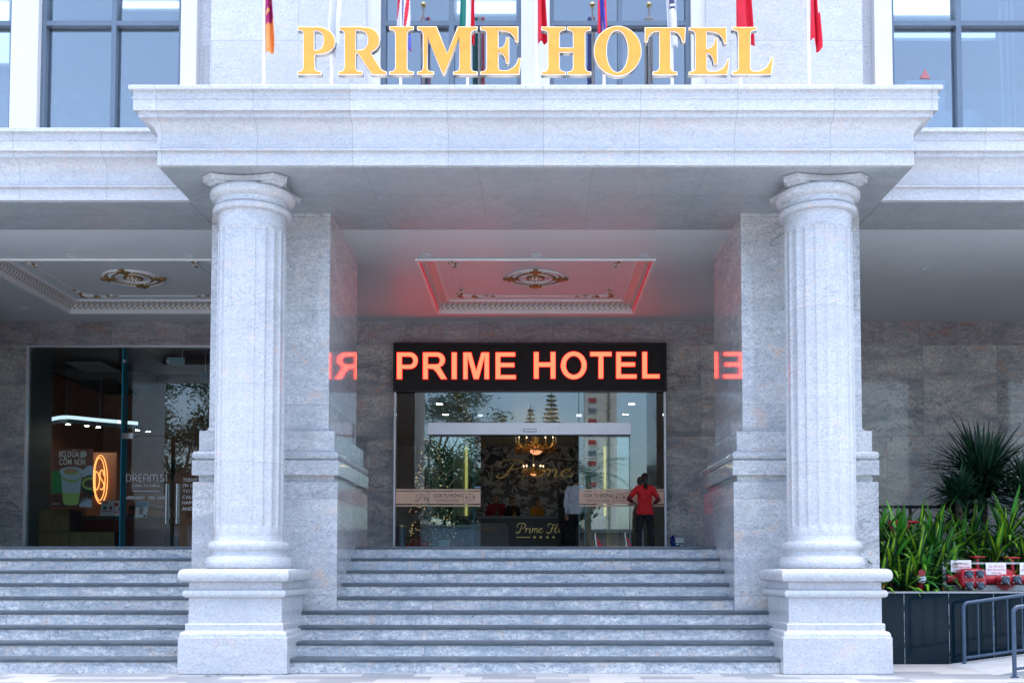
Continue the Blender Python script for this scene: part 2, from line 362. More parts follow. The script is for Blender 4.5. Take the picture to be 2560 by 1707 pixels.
# ------------------------------------------------------------------ the hotel
ZS = 6.26; YW = 20.93; YG = 20.73; LZ = 1.62
H = thing('hotel_building', 'grey granite hotel front with columned portico and blue upper windows', 'hotel', (0, 15, 0))
# canopy over the entrance and the cornices beside it: one moulding
P_ = [(413.5, 0), (378, 0), (376.5, .045), (371, .05), (369.5, .02), (360, .004), (344, 0)]
cav = [(344-(344-293)*t, .171*(1-sqrt(max(0, 1-t**1.7)))*.35+.171*t**2*.65) for t in (.12, .24, .36, .48, .6, .72, .84, .93, 1)]
P_ += cav + [(292.6, .175), (282.7, .175), (276.2, .178), (275.9, .223), (248.4, .223), (247, .233), (244.5, .239), (242.2, .233), (241.8, .222), (228, .222), (224, .23), (222.6, .27), (213.6, .27), (213, .264)]
CPROF = [(d, zat(py, 12.73-d)) for py, d in P_]
ZR = CPROF[-1][1]
m = MB().rect(CPROF, 0, 13.955, 4.675, 1.225); m.build('canopy', M['stone_canopy'], H, 40)
def wing(x0, x1):
    poly = [(13.96-d, z-(.003 if i else 0)) for i, (d, z) in enumerate(CPROF)]
    poly += [(15.18, ZR-.003), (15.18, ZS)]
    return MB().prism(guard(poly, True), 'x', x0, x1)
wing(-17, -4.675).build('cornice', M['stone_canopy'], H, 40); wing(4.675, 17).build('cornice', M['stone_canopy'], H, 40)
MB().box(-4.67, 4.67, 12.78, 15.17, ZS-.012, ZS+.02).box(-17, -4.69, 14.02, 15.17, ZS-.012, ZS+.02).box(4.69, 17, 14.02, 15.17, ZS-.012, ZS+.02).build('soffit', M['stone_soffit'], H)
# ceiling of the portico with openings for the coffers
COFF = [(-7.17, 18.46), (0, 18.46)]; CHX, CHY = 1.89, 1.74
c = MB(); y0, y1 = 15.195, YW
xs = [-17.]
OX, OY = CHX+.012, CHY+.012
for cx_, cy_ in COFF: xs += [cx_-OX, cx_+OX]
xs += [17.]
for i in range(0, len(xs), 2): c.box(xs[i], xs[i+1], y0, y1, ZS, ZS+.05)
for cx_, cy_ in COFF:
    c.box(cx_-OX, cx_+OX, y0, cy_-OY, ZS, ZS+.05); c.box(cx_-OX, cx_+OX, cy_+OY, y1, ZS, ZS+.05)
c.build('ceiling', M['ceiling'], H)
k = N('gilded_lattice'); p = k.pos(); sp = k.n('ShaderNodeSeparateXYZ', {0: p})
u = k.math('MULTIPLY', k.math('ADD', sp.outputs[0], sp.outputs[1]), 9.5); v = k.math('MULTIPLY', sp.outputs[2], 9.0)
def lat(sg):
    f = k.math('FRACT', k.math('ADD', u, v) if sg > 0 else k.math('SUBTRACT', u, v))
    return k.math('LESS_THAN', k.math('ABSOLUTE', k.math('SUBTRACT', f, .5)), .085)
msk = k.math('MAXIMUM', lat(1), lat(-1))
M['lattice'] = k.bsdf(k.mix(msk, (.66,.67,.68), (.36,.22,.06)), .4, k.math('MULTIPLY', msk, .5))
def coffer(cx_, cy_):
    R = thing('ceiling_coffer', None, None, (cx_, cy_-15, ZS)); R.parent = H
    for k_ in ('label', 'category'):
        if k_ in R: del R[k_]
    z = ZS
    MB().rect([(.055, z+.01), (.055, z-.022), (.05, z-.026), (.012, z-.026), (0, z-.02), (0, z+.055), (-.012, z+.06)], cx_, cy_, CHX, CHY, False, False).build('rim', M['plaster'], R, 30)
    cv = [(-.014-.17*(1-cos(t)), z+.062+.115*sin(t)) for t in [pi/2*i/8 for i in range(9)]]
    MB().rect(cv, cx_, cy_, CHX, CHY, False, False).build('lattice_cove', M['lattice'], R, 40)
    MB().rect([(-.184, z+.177), (-.19, z+.165), (-.2, z+.165), (-.206, z+.18), (-.212, z+.183), (-.218, z+.172), (-.226, z+.172), (-.232, z+.2)], cx_, cy_, CHX, CHY, False, False).build('bead_moulding', M['plaster'], R, 30)
    MB().box(cx_-1.68, cx_+1.68, cy_-1.53, cy_+1.53, z+.2, z+.23).build('panel', M['ceiling'], R)
    b = MB(); hx, hy = 1.41, 1.24; zz = z+.195
    b.tube([(cx_-hx, cy_-hy, zz), (cx_+hx, cy_-hy, zz)], .014, 6).tube([(cx_-hx, cy_+hy, zz), (cx_+hx, cy_+hy, zz)], .014, 6).tube([(cx_-hx, cy_-hy, zz), (cx_-hx, cy_+hy, zz)], .014, 6).tube([(cx_+hx, cy_-hy, zz), (cx_+hx, cy_+hy, zz)], .014, 6)
    b.build('rope_moulding', M['plaster'], R, 50)
    rnd = random.Random(3)
    for sx in (-1, 1):
        for sy in (-1, 1):
            b = MB(); X0, Y0 = cx_+sx*hx, cy_+sy*hy
            for ax in (0, 1):
                for j in range(9):
                    t = j/8; L = .62*t; a = rnd.uniform(0, pi)
                    px_, py_ = (X0-sx*L, Y0-sy*(.05*sin(t*9)+.02)) if ax == 0 else (X0-sx*(.05*sin(t*9)+.02), Y0-sy*L*.8)
                    b.m(0 if j % 3 else 1); r = .055*(1-t*.65)
                    b.ball((px_, py_, z+.185), (r*(1.4 if ax == 0 else .8), r*(.8 if ax == 0 else 1.4), .03), 8, 5)
                    if j % 2 == 0:
                        b.m(1 if j % 4 == 0 else 0)
                        b.tube([(px_+.05*cos(q)*(1-q/9), py_+.05*sin(q)*(1-q/9), z+.17) for q in [i*.6+a for i in range(8)]], .012, 5)
            b.build('corner_scroll', [M['plaster'], M['gold_dull']], R, 60)
    b = MB()
    for r, w_, mi in ((.5, .02, 0), (.46, .012, 1), (.33, .012, 1), (.29, .016, 0), (.15, .02, 1)):
        b.m(mi); b.tube([(cx_+r*cos(t), cy_+r*sin(t), z+.185) for t in [2*pi*i/40 for i in range(41)]], w_, 6, False)
    for i in range(18):
        t = 2*pi*i/18; b.m(i % 2); b.ball((cx_+.1*cos(t), cy_+.1*sin(t), z+.175), (.03, .03, .03), 6, 4)
    b.m(0); b.lathe([(.13, .2), (.13, .185), (.03, .16), (.0, .15)], (cx_, cy_, z), 20)
    for i in range(4):
        t = pi/2*i
        for rr, q in ((.5, 0), (.47, .16), (.47, -.16), (.43, .08), (.43, -.08), (.36, 0), (.54, .0)):
            b.m(1); b.ball((cx_+rr*cos(t+q), cy_+rr*sin(t+q), z+.17), (.05, .05, .03), 7, 5)
    for i in range(40):
        t = 2*pi*i/40; b.m(0); b.ball((cx_+.395*cos(t), cy_+.395*sin(t), z+.19), (.02, .02, .02), 6, 4)
    b.build('medallion', [M['plaster'], M['gold_dull']], R, 60)
for q in COFF: coffer(*q)
M['red_strip'] = emit('red_edge_glow', (1, .0, .035), .55)  # added glowing strips imitating the sign's red light on the coffer edges
e_ = MB()
for sx in (-1, 1): e_.box(sx*(CHX-.004)-.004, sx*(CHX-.004)+.004, 18.46-CHY+.03, 18.46+CHY-.03, ZS+.004, ZS+.04)
e_.box(-CHX+.03, CHX-.03, 18.46+CHY+.014, 18.46+CHY+.03, ZS-.005, ZS-.001)
e_.build('edge_glow', M['red_strip'], H)
for px, py in ((1064, 638), (1340, 638), (1609.7, 638), (180, 638.5), (472.6, 637.5), (62, 770), (2314, 670)):
    Y = (ZS-E)/tan(TH+atan((PY0-py)/F)); X = xat(px, Y, ZS)
    MB().lathe([(.085, 0), (.09, -.008), (.08, -.014), (.062, -.012), (.058, -.004), (.05, -.002)], (X, Y, ZS), 20).build('downlight', M['ceiling'], H, 40)
# back wall of the portico: openings for the cafe and the entrance
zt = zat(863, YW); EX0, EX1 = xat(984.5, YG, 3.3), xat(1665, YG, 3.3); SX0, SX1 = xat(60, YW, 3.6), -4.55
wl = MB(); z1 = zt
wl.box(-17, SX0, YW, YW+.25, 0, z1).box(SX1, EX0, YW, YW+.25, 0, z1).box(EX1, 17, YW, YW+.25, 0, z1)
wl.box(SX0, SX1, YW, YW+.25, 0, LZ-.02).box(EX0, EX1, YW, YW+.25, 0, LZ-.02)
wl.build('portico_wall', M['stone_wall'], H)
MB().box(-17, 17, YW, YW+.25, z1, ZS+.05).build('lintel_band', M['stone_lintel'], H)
# piers behind the columns
def pier(cx_):
    pr = [(0, .3), (0, 2.466), (-.004, 2.47), (-.06, 2.47), (-.06, 2.558), (.01, 2.562), (.012, 2.566), (.012, 2.764), (.008, 2.768), (-.02, 2.772)]
    pr += [(-.052+.064*cos(t), 2.836+.064*sin(t)) for t in [-pi/2+.2+(pi-.2)*i/9 for i in range(10)]]
    pr += [(-.06, 2.903), (-.06, 3.172), (-.064, 3.178), (-.085, 3.18)] + [(-.162+.077*(1-sin(t)), 3.243-.063*cos(t)) for t in [pi/2*i/6 for i in range(1, 7)]] + [(-.162, ZS+.01)]
    MB().rect(pr, cx_, 15.575, .99, 1.275, True, True).build('pier', M['stone_pier'], H, 35)
for cx_ in (-10.62, -3.7, 3.7, 10.62): pier(cx_)
# columns
def column(cx_):
    cy_ = 13.46
    C = bpy.data.objects.new('column', None); COL.objects.link(C); C.location = (cx_, cy_-15, 0); C.parent = H
    pr = [(.084, 0), (.084, .01), (.095, .013), (.095, .447), (.092, .45), (.083, .453), (.083, .47), (.078, .495), (.066, .513), (.05, .522), (.034, .525), (.03, .53), (.03, .606), (.022, .616), (0, .62), (0, .925)]
    pr += [(.012+.05*cos(t), .98+.05*sin(t)) for t in [-pi/2+pi*i/9 for i in range(10)]] + [(0, 1.034), (0, 1.118)]
    pr += [(.03+.078*cos(t)**.8 if abs(cos(t)) > 1e-6 else .03, 1.204+.083*sin(t)) for t in [-pi/2+pi*i/12 for i in range(1, 12)]] + [(.0, 1.287)]
    MB().rect(pr, cx_, cy_, .57, .57).build('pedestal', M['stone'], C, 35)
    b = [(.50, 1.287), (.525, 1.292), (.541, 1.315), (.546, 1.35), (.541, 1.385), (.525, 1.42), (.5, 1.437), (.487, 1.44), (.482, 1.452), (.474, 1.475), (.474, 1.5), (.483, 1.515), (.497, 1.52), (.51, 1.54), (.514, 1.568), (.508, 1.6), (.49, 1.625), (.46, 1.634), (.445, 1.636), (.437, 1.66), (.434, 1.7)]
    MB().lathe(b, (cx_, cy_, 0), 64).build('column_base', M['stone'], C, 30)
    def flute(r, z, a):
        e = min(1, max(0, (z-1.80)/.06), max(0, (5.63-z)/.06)) if 1.80 < z < 5.63 else 0
        e = sqrt(max(0, 1-(1-e)**2)); ph = ((a/(2*pi)*20) % 1)-.5
        q = max(0, 1-(ph/.4)**2); return r - .0175*e*q**.5
    zs = [1.7, 1.79] + [1.80+.06*i/5 for i in range(1, 6)] + [1.9, 3.0, 4.2, 5.3, 5.57] + [5.57+.06*i/5 for i in range(1, 6)] + [5.66, 5.835]
    MB().lathe([(.434-.004*(z-1.7)/4.1, z) for z in zs], (cx_, cy_, 0), 240, False, flute).build('shaft', M['stone_column'], C, 28)
    cp = [(.43, 5.833), (.462, 5.833), (.487, 5.843), (.5, 5.865), (.502, 5.882), (.495, 5.905), (.475, 5.92), (.463, 5.923), (.463, 5.93), (.478, 5.934), (.478, 5.944), (.466, 5.95), (.462, 6.003), (.472, 6.008), (.505, 6.022), (.53, 6.05), (.541, 6.085), (.536, 6.118), (.515, 6.143), (.48, 6.16), (.43, 6.166)]
    MB().lathe(cp, (cx_, cy_, 0), 64).build('capital', M['stone'], C, 30)
    def plan(s_):
        out = []
        for q in range(4):
            a = pi/2*q; base = [(.385, -.53)] if False else []
            seg = [(-.385+.77*i/10, -.53+.085*(1-((i-5)/5)**2)) for i in range(11)]
            out += [(cx_+s_*(x*cos(a)-y*sin(a)), cy_+s_*(x*sin(a)+y*cos(a))) for x, y in seg]
        return out
    MB().prism(plan(.9), 'z', 6.145, 6.17).prism(plan(1), 'z', 6.17, 6.222).prism(plan(1.03), 'z', 6.222, 6.238).box(cx_-.36, cx_+.36, cy_-.36, cy_+.36, 6.23, ZS).build('abacus', M['stone'], C, 30)
for cx_ in (-3.685, 3.675): column(cx_)
# upper storey
YF = 14.34
def fx(px): return xat(px, YF, 8.0)
fw = MB()
def strip(a, b, front, mi): fw.m(mi).box(fx(a), fx(b), front, 14.75, 6.98, 10.7)
strip(34, 101, 14.24, 0); strip(456, 495, 14.24, 0); strip(917, 952, 14.27, 0); strip(1303, 1374, 14.24, 0); strip(1727, 1763, 14.27, 0); strip(2183, 2226, 14.24, 0)
strip(-700, -150, 14.24, 0); strip(2620, 3200, 14.24, 0)
fw.m(1); strip(495, 532, 14.40, 1); strip(532, 917, 14.22, 1); strip(1763, 2151, 14.22, 1); strip(2151, 2183, 14.40, 1)
fw.m(1).box(-17, 17, 14.23, 14.74, 10.7, 11.6)
fw.build('facade_wall', [M['white_panel'], M['stone_facade']], H)
tz0, tz1 = zat(64, YF), zat(52, YF)
def window(a, b, mul, mw):
    x0, x1 = fx(a), fx(b); xm0, xm1 = fx(mul-mw/2), fx(mul+mw/2); fr = .062
    m = MB().box(x0, x0+fr, YF, 14.55, 6.98, 10.7).box(x1-fr, x1, YF, 14.55, 6.98, 10.7).box(xm0, xm1, YF, 14.55, 6.98, 10.7)
    m.box(x0+fr, xm0, YF+.004, 14.55, tz0, tz1).box(xm1, x1-fr, YF+.004, 14.55, tz0, tz1).box(x0+fr, xm0, YF, 14.55, 6.98, 7.03).box(xm1, x1-fr, YF, 14.55, 6.98, 7.03)
    o = m.build('window', M['frame'], H)
    for xa, xb in ((x0+fr, xm0), (xm1, x1-fr)):
        for za, zb in ((7.03, tz0), (tz1, 10.7)): MB().box(xa, xb, 14.43, 14.44, za, zb).build('pane', M['glass_win'], o)
for a in ((-150, 34, -60, 13), (101, 456, 282, 12), (952, 1303, 1128, 14), (1374, 1727, 1551, 11), (2226, 2620, 2399.5, 13)): window(*a)
MB().box(-17, 17, 14.5, 32.5, 6.7, 6.96).build('floor_slab', M['concrete'], H)
MB().box(-17, 17, 14.3, 32.5, 11.6, 11.8).build('roof', M['concrete'], H)
struct(MB().box(-17, 17, 18.6, 18.8, 6.96, 11.6).build('upper_room_wall', plain('pale_blue_room_paint', (.62,.7,.78), .6)))
struct(MB().box(-17, 17, 14.76, 18.6, 9.9, 10.0).build('upper_room_ceiling', M['plaster']))
MB().box(-17.2, -17, 14.5, 32.5, 0, 11.6).box(17, 17.2, 14.5, 32.5, 0, 11.6).box(-17, 17, 32.3, 32.5, 0, 11.6).build('outer_wall', M['plaster'], H)
M['panel_glow'] = emit('glowing_white_panel', (.9, .95, 1), 3.2)
M['panel_glow_dim'] = emit('dim_glowing_panel', (.75, .88, 1), 1.6)
def glow_panel(px0, px1, pyb, pyt, Y, mat, label):  # pale panels behind the glass; their brightness is put in as glow
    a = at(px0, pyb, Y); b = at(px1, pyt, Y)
    R = thing('glowing_panel', label, 'white panel', ((a[0]+b[0])/2, Y, b[2]), 'white panels with added glow in the upper windows')
    MB().box(a[0], b[0], Y, Y+.3, a[2], b[2]).build('panel_body', M['plaster'], R); MB().box(a[0]+.02, b[0]-.02, Y-.015, Y-.002, a[2]+.05, b[2]).build('glow_sheet', mat, R)
glow_panel(-60, 27, 60, -60, 15.6, M['panel_glow'], 'white lit panel behind the window at the photo\'s upper left edge')
glow_panel(-60, 27, 166, 78, 15.6, M['panel_glow_dim'], 'lower white panel with added glow in the window at the upper left edge')
glow_panel(302, 452, 29, -60, 15.6, M['panel_glow'], 'white panel with added glow high behind the dark framed window left of the flags')
glow_panel(1140, 1292, 42, -60, 15.6, M['panel_glow'], 'white panel with added glow behind the window over the M of the golden sign')
glow_panel(2229, 2392, 46, -80, 15.5, M['panel_glow'], 'broad white panel with added glow behind the upper right window')
glow_panel(2229, 2490, 103, 70, 15.5, M['panel_glow_dim'], 'low white strip with added glow behind the upper right window')
cu = MB(); a = at(2505, 320, 15.3); b = at(2535, -40, 15.3)
for i, px in enumerate((2505, 2521, 2535)):
    x = xat(px, 15.3, 8); cu.tube([(x, 15.3, 6.98), (x+.01, 15.3, 8.2), (x, 15.3, 9.9)], .02, 8)
solo(cu.build('window_curtain', M['plaster'], None, 60), 'white gathered curtain edge behind the upper right window', 'curtain')
for (pa, pb, py, Y, lab) in ((2345, 2398, 278, 15.2, 'pale rounded sofa back half hidden by the canopy corner'), (2398, 2462, 272, 15.5, 'pale rounded sofa back right of the window mullion')):
    (x0, _, z0), (x1, _, z1) = at(pa-6, 330, Y), at(pb, py, Y); pl = [(x0, 6.96)]+[(x0+(x1-x0)*i/12, z0+(z1-z0)*sin(pi*(i+1)/14)**.6) for i in range(13)]+[(x1+.12, 6.96)]
    R = thing('sofa', lab, 'sofa', ((x0+x1)/2, Y, 6.96)); MB().prism(pl, 'y', Y, Y+.25).build('backrest', M['white_panel'], R, 40); MB().box(x0, x1, Y+.25, Y+.8, 6.96, 7.35).build('seat', M['white_panel'], R)
(x0, _, z0), (x1, _, z1) = at(2265, 230, 14.9), at(2361, 202, 14.9)
R = thing('cabinet', 'white cabinet top seen behind the upper right window', 'cabinet', ((x0+x1)/2, 14.9, 6.96)); MB().box(x0, x1, 14.9, 15.2, 6.96, z1-.03).build('body', M['white_panel'], R); MB().box(x0-.01, x1+.01, 14.89, 15.21, z1-.03, z1).build('worktop', M['white_panel'], R)
tri = [at(2299.5, 197, 14.425), at(2326, 197, 14.425), at(2312, 173, 14.425)]
solo(MB().prism([(p[0], p[2]) for p in tri], 'y', 14.422, 14.426).build('window_sticker', plain('faded_red_sticker', (.42,.14,.16), .5), None), 'faded red triangle sticker on the upper right window', 'sticker')
# ------------------------------------------------------------------ stairs and landing
def stairs(x_l4, x_u, label):
    R = thing('stone_stairs', label, 'stairs', (sum(x_u)/2, 12.94, 0), 'granite stair flights')
    for i in range(9):
        x0, x1 = x_l4 if i < 4 else x_u; yf = 12.94+.349*i; z = .18*(i+1); yb = yf+.349+.04
        MB().box(x0, x1, yf+.03, yf+.06, .18*i, z-.042).build('riser', M['riser'], R)
        t = MB(); pr = [(yf+.012, z-.042), (yf+.002, z-.034), (yf, z-.02), (yf+.002, z-.006), (yf+.01, z), (yb, z), (yb, z-.042)]
        t.prism(pr, 'x', x0, x1).build('tread', M['tread'], R, 40)
stairs((-3.68, 3.68), (-2.74, 2.74), 'wide middle flight of grey granite stairs leading up to the glass entrance')
stairs((-17, -3.69), (-17, -4.66), 'granite stairs on the left leading up to the cafe window')
L = MB().box(-17, 4.7, 16.09, YW+.24, 1.4, LZ).box(4.7, 5.4, 16.09, YW+.24, 0, LZ); struct(L.build('landing', M['tread']))
MB().box(-4.62, -2.78, 14.42, 16.8, .0, .5).build('pier_footing', M['stone'], H); MB().box(2.78, 4.62, 14.42, 16.8, .0, .5).build('pier_footing', M['stone'], H)
MB().box(-17, -11.7, 14.4, 16.6, 0, ZS-.02).build('sky_blocking_wall', M['stone_pier'], H)  # unseen wall added to keep mirrored sky out of the cafe window
# ------------------------------------------------------------------ golden rooftop letters (outlines in photo pixels of two close-ups)
GA = lambda p: (730+p[0]/3.986, 40+p[1]/3.986); GB = lambda p: (1320+p[0]/3.675, 40+p[1]/3.675)
def foot(x0, xs0, xs1, x1, yt, yb, k_=1):      # serif foot under a stem, clockwise from right side
    return [(xs1, yt-45), (xs1+6, yt-18), (xs1+24, yt-5), (x1, yt), (x1, yb), (x0, yb), (x0, yt), (xs0-24, yt-5), (xs0-7, yt-18), (xs0, yt-45)]
LET = [
 ('P', GA, [[(55,112),(220,112),(285,114),(345,130),(392,163),(423,205),(437,258),(428,308),(400,347),(345,376),(290,388),(232,389)]+foot(55,110,232,297,560,592)+[(112,190),(108,166),(95,152),(55,150)], [(225,156),(262,159),(292,174),(309,206),(314,252),(308,298),(290,330),(260,344),(225,345)]], [178], 'first letter of the rooftop sign, before R'),
 ('R', GA, [[(470,112),(700,112),(770,119),(826,142),(862,182),(879,240),(872,292),(845,335),(790,373),(880,515),(903,545),(945,560),(945,592),(795,592),(652,378),(640,378)]+foot(460,521,640,705,560,592)+[(521,190),(515,165),(500,152),(470,149)], [(640,151),(690,153),(728,170),(750,208),(755,250),(748,294),(725,328),(690,344),(640,345)]], [587, 872], 'between P and I on the rooftop sign'),
 ('I', GA, [[(968,110),(1215,110),(1215,143),(1180,148),(1160,160),(1152,188)]+foot(968,1028,1152,1215,560,590)+[(1028,188),(1022,160),(1005,148),(968,143)]], [1090], 'between R and M on the rooftop sign'),
 ('M', GA, [[(1247,110),(1443,110),(1548,378),(1650,112),(1850,112),(1850,145),(1815,150),(1795,162),(1787,188)]+foot(1605,1667,1787,1850,560,590)+[(1668,210),(1523,588),(1500,588),(1352,215)]+foot(1247,1305,1352,1417,560,590)+[(1305,190),(1298,165),(1280,150),(1247,146)]], [1332, 1728], 'over the middle window, with a pointed foot'),
 ('E', GA, [[(1875,112),(2257,112),(2257,268),(2228,268),(2213,220),(2178,180),(2130,162),(2060,157),(2060,326),(2097,315),(2121,283),(2135,218),(2166,218),(2166,480),(2133,480),(2120,425),(2098,388),(2060,370),(2060,515),(2068,540),(2090,548),(2150,545),(2200,520),(2235,480),(2255,425),(2287,425),(2268,590),(1875,590),(1875,560),(1908,555),(1930,543),(1937,515),(1937,188),(1930,162),(1910,150),(1875,147)]], [2083], 'ending the word PRIME on the rooftop sign'),
 ('H', GB, [[(122,104),(348,104),(348,135),(315,140),(298,152),(292,178),(292,296),(412,296),(412,178),(406,152),(388,140),(358,135),(358,104),(580,104),(580,137),(548,142),(532,155),(527,180)]+foot(358,412,527,582,517,547)+[(412,342),(292,342)]+foot(122,180,292,348,517,547)+[(180,178),(175,152),(158,140),(122,136)]], [235, 466], 'starting the word HOTEL on the rooftop sign'),
 ('O', GB, [arc(823,327,220,230,0,360,60)[:-1], arc(820,330,96,191,0,360,48)[:-1]], [822], 'round letter of the word HOTEL on the rooftop sign'),
 ('T', GB, [[(1072,110),(1450,110),(1443,248),(1415,248),(1403,205),(1375,165),(1345,151),(1312,149)]+foot(1143,1203,1312,1372,517,547)+[(1203,149),(1160,153),(1125,174),(1108,205),(1098,248),(1070,248)]], [1252], 'between O and the last E on the rooftop sign'),
 ('E', GB, [[(1475,110),(1825,110),(1825,260),(1800,262),(1787,218),(1755,176),(1710,157),(1643,151),(1643,306),(1680,292),(1702,262),(1715,207),(1741,207),(1741,450),(1707,450),(1695,398),(1673,362),(1643,345),(1643,482),(1650,505),(1672,514),(1735,510),(1785,485),(1815,445),(1830,398),(1853,398),(1833,546),(1475,546),(1475,518),(1507,513),(1527,503),(1533,480),(1533,178),(1527,152),(1508,140),(1475,137)]], [1655], 'between T and L on the rooftop sign'),
 ('L', GB, [[(1872,107),(2103,107),(2103,135),(2068,140),(2050,152),(2045,178),(2045,482),(2052,503),(2075,513),(2130,508),(2180,480),(2212,435),(2230,382),(2255,382),(2238,545),(1870,545),(1870,516),(1905,512),(1922,500),(1928,480),(1928,178),(1922,150),(1905,138),(1872,136)]], [2060], 'last letter of the rooftop sign')]
YL = 12.76
def to_xz(fn, L, Y):
    out = []
    for p in L: q = fn(p); a = at(q[0], q[1], Y); out.append((a[0], a[2]))
    return out
for ch, fn, loops, posts, where in LET:
    W = [to_xz(fn, L, YL) for L in loops]; xs_ = [p[0] for p in W[0]]; zs_ = [p[1] for p in W[0]]
    xc = (min(xs_)+max(xs_))/2; zb = min(zs_)
    R = thing('sign_letter', 'golden letter %s on thin posts, %s' % (ch, where), 'sign letter', (xc, YL, ZR), 'golden letters standing on the canopy roof')
    off = (xc, 0, ZR)
    loc = [[(x-xc, z-ZR) for x, z in L] for L in W]
    me = curve_mesh(loc, .035); link('letter_body', stand(me, (0, .035, 0), M['letter_side']), R)
    me = curve_mesh(loc, .004); link('trim', stand(me, (0, -.005, 0), M['face_trim']), R)
    me = curve_mesh([inset(L, .017, i > 0) for i, L in enumerate(loc)], .004, 0, .007, 3); shade(me, 40); link('face', stand(me, (0, -.012, 0), M['face_yellow']), R)
    for px in posts:
        q = fn((px, 0))[0]; x = xat(q, YL+.04, 7.2)-xc
        MB().lathe([(.017, 0), (.02, .004), (.012, .01), (.011, zb-ZR+.03)], (0, 0, 0), 12).build('post', M['steel'], R, 40).location = (x, .035, 0)
# ------------------------------------------------------------------ flags on the canopy roof
YP = 13.12
lerp = lambda a, b, t: a+(b-a)*t
def flag(px, label, pole_label, x0, x1, cols, bottom, seed, extra=None):
    """cols(u, py) -> material index; bottom(u) -> photo row of the hem; u runs 0..1 from the mast side across the folded cloth"""
    rnd = random.Random(seed); X = xat(px, YP, 7.8)
    R = thing('flagpole', pole_label, 'flagpole', (X, YP, ZR), 'flagpoles along the canopy roof')
    MB().lathe([(.036, 0), (.036, .012), (.03, .016), (.03, .20), (.026, .225), (.019, .262)], (X, YP, ZR), 16).build('base_sleeve', M['pole_white'], R, 40)
    MB().lathe([(.019, .26), (.019, 1.3), (.016, 2.75)], (X, YP, ZR), 14).build('pole', M['pole_white'], R, 40)
    MB().ball((X, YP, ZR+2.79), .045).build('finial', M['gold'], R, 60)
    nx, nz = 30, 60; zt_ = ZR+2.62; ptop = PY0-F*tan(atan((zt_-E)/YP)-TH); vs = []; fs = []; mi = []; zb_ = []
    for i in range(nx+1):
        u = i/nx; zb = zat(bottom(u), YP)
        for j in range(nz+1):
            v = j/nz; z = zb+(zt_-zb)*v; py = max(0, lerp(bottom(u), ptop, v))
            wdt = (x1(py) if callable(x1) else x1); w0 = (x0(py) if callable(x0) else x0)
            q = w0+(wdt-w0)*(u+.03*sin(u*11+seed+2*v))
            x = xat(q, YP, z); y = YP-.03+.045*sin(u*8.5+seed*1.7+1.3*v)*(.35+.65*(1-v))+.006*sin(u*23+v*3)
            vs.append((x, y, z))
    m_ = MB()
    for i in range(nx):
        for j in range(nz):
            a = i*(nz+1)+j; py = lerp(bottom((i+.5)/nx), ptop, (j+.5)/nz)
            fs.append((a, a+nz+1, a+nz+2, a+1)); mi.append(cols((i+.5)/nx, py, (j+.5)/nz))
    m_.add(vs, fs); m_.mi = mi
    mats = [M[n_] for n_ in ('f_red', 'f_white', 'f_blue', 'f_green', 'f_magenta', 'f_gold', 'f_orange', 'f_navy')]
    o = m_.build('flag', mats, None, 70); mod = o.modifiers.new('s', 'SOLIDIFY'); mod.thickness = .004
    tag(o, label, 'flag', 'flags hanging furled on the canopy roof')
for n_, c_ in (('f_red', (.62,.004,.03)), ('f_white', (.66,.67,.71)), ('f_blue', (.08,.10,.5)), ('f_green', (.0,.16,.13)), ('f_magenta', (.33,.005,.12)), ('f_gold', (.72,.42,.08)), ('f_orange', (.80,.30,.08)), ('f_navy', (.04,.05,.13))):
    M[n_] = plain(n_[2:]+'_flag_cloth', c_, .75, var=.08, scale=8)
flag(660, 'crimson flag with gold figures and a broad orange hem', 'white flagpole carrying the crimson and orange flag', 664, lambda py: lerp(683, 690, min(1, py/100)), lambda u, py, v: 6 if py > 60+6*sin(u*5) else (5 if sin(u*9+py*.13) > .82 and u < .95 and int(py/14) % 2 == 0 else 4), lambda u: 132+9*u if u < .6 else 137-34*(u-.6), 1)
flag(829, 'plain white flag hanging behind the letter P', 'white flagpole behind the letter P', lambda py: lerp(826, 821, min(1, py/90)), lambda py: lerp(857, 850, min(1, py/60)), lambda u, py, v: 1, lambda u: 100+45*sin(u*2.6), 2)
flag(1002, 'red, white and blue striped flag above the letter I', 'white flagpole behind the letter I', lambda py: lerp(996, 992, py/130), lambda py: lerp(1024, 1027, py/130), lambda u, py, v: (0, 1, 2, 1, 0, 1, 2)[int((u*5.2+py*.016) % 7)], lambda u: 92+40*u, 3)
flag(1169, 'green, white and red flag above the letter M', 'white flagpole behind the right leg of the letter M', lambda py: lerp(1152, 1148, py/120), lambda py: lerp(1187, 1186, py/120), lambda u, py, v: 3 if u < .45 else (1 if u < .72 else 0), lambda u: 80+36*u, 4)
flag(1342, 'plain red flag hanging between the words of the sign', 'white flagpole standing between the letters E and H', 1346, lambda py: lerp(1364, 1369, min(1, py/90)), lambda u, py, v: 0, lambda u: 109+3*u, 5)
flag(1510, 'blue and red flag above the letter O', 'white flagpole behind the letter O', lambda py: 1494, lambda py: lerp(1515, 1518, py/90), lambda u, py, v: 2 if .1+py*.004 < u < .72+py*.001 else (0 if u < .9 or py < 60 else 0), lambda u: 92-6*u, 6)
flag(1680, 'white flag with three dark blue bars above the letter T', 'white flagpole behind the letter T', lambda py: lerp(1664, 1669, py/120), lambda py: lerp(1690, 1696, py/120), lambda u, py, v: 7 if .38 < u < .9 and (3 < py-3*u < 9 or 12 < py-3*u < 18 or 21 < py-3*u < 27) else 1, lambda u: 112+10*sin(u*2.5), 7)
flag(1851, 'wide red flag hanging above the letter L', 'white flagpole behind the letter L', 1840, lambda py: lerp(1876, 1884, py/100), lambda u, py, v: 0, lambda u: 94+26*u**3, 8)
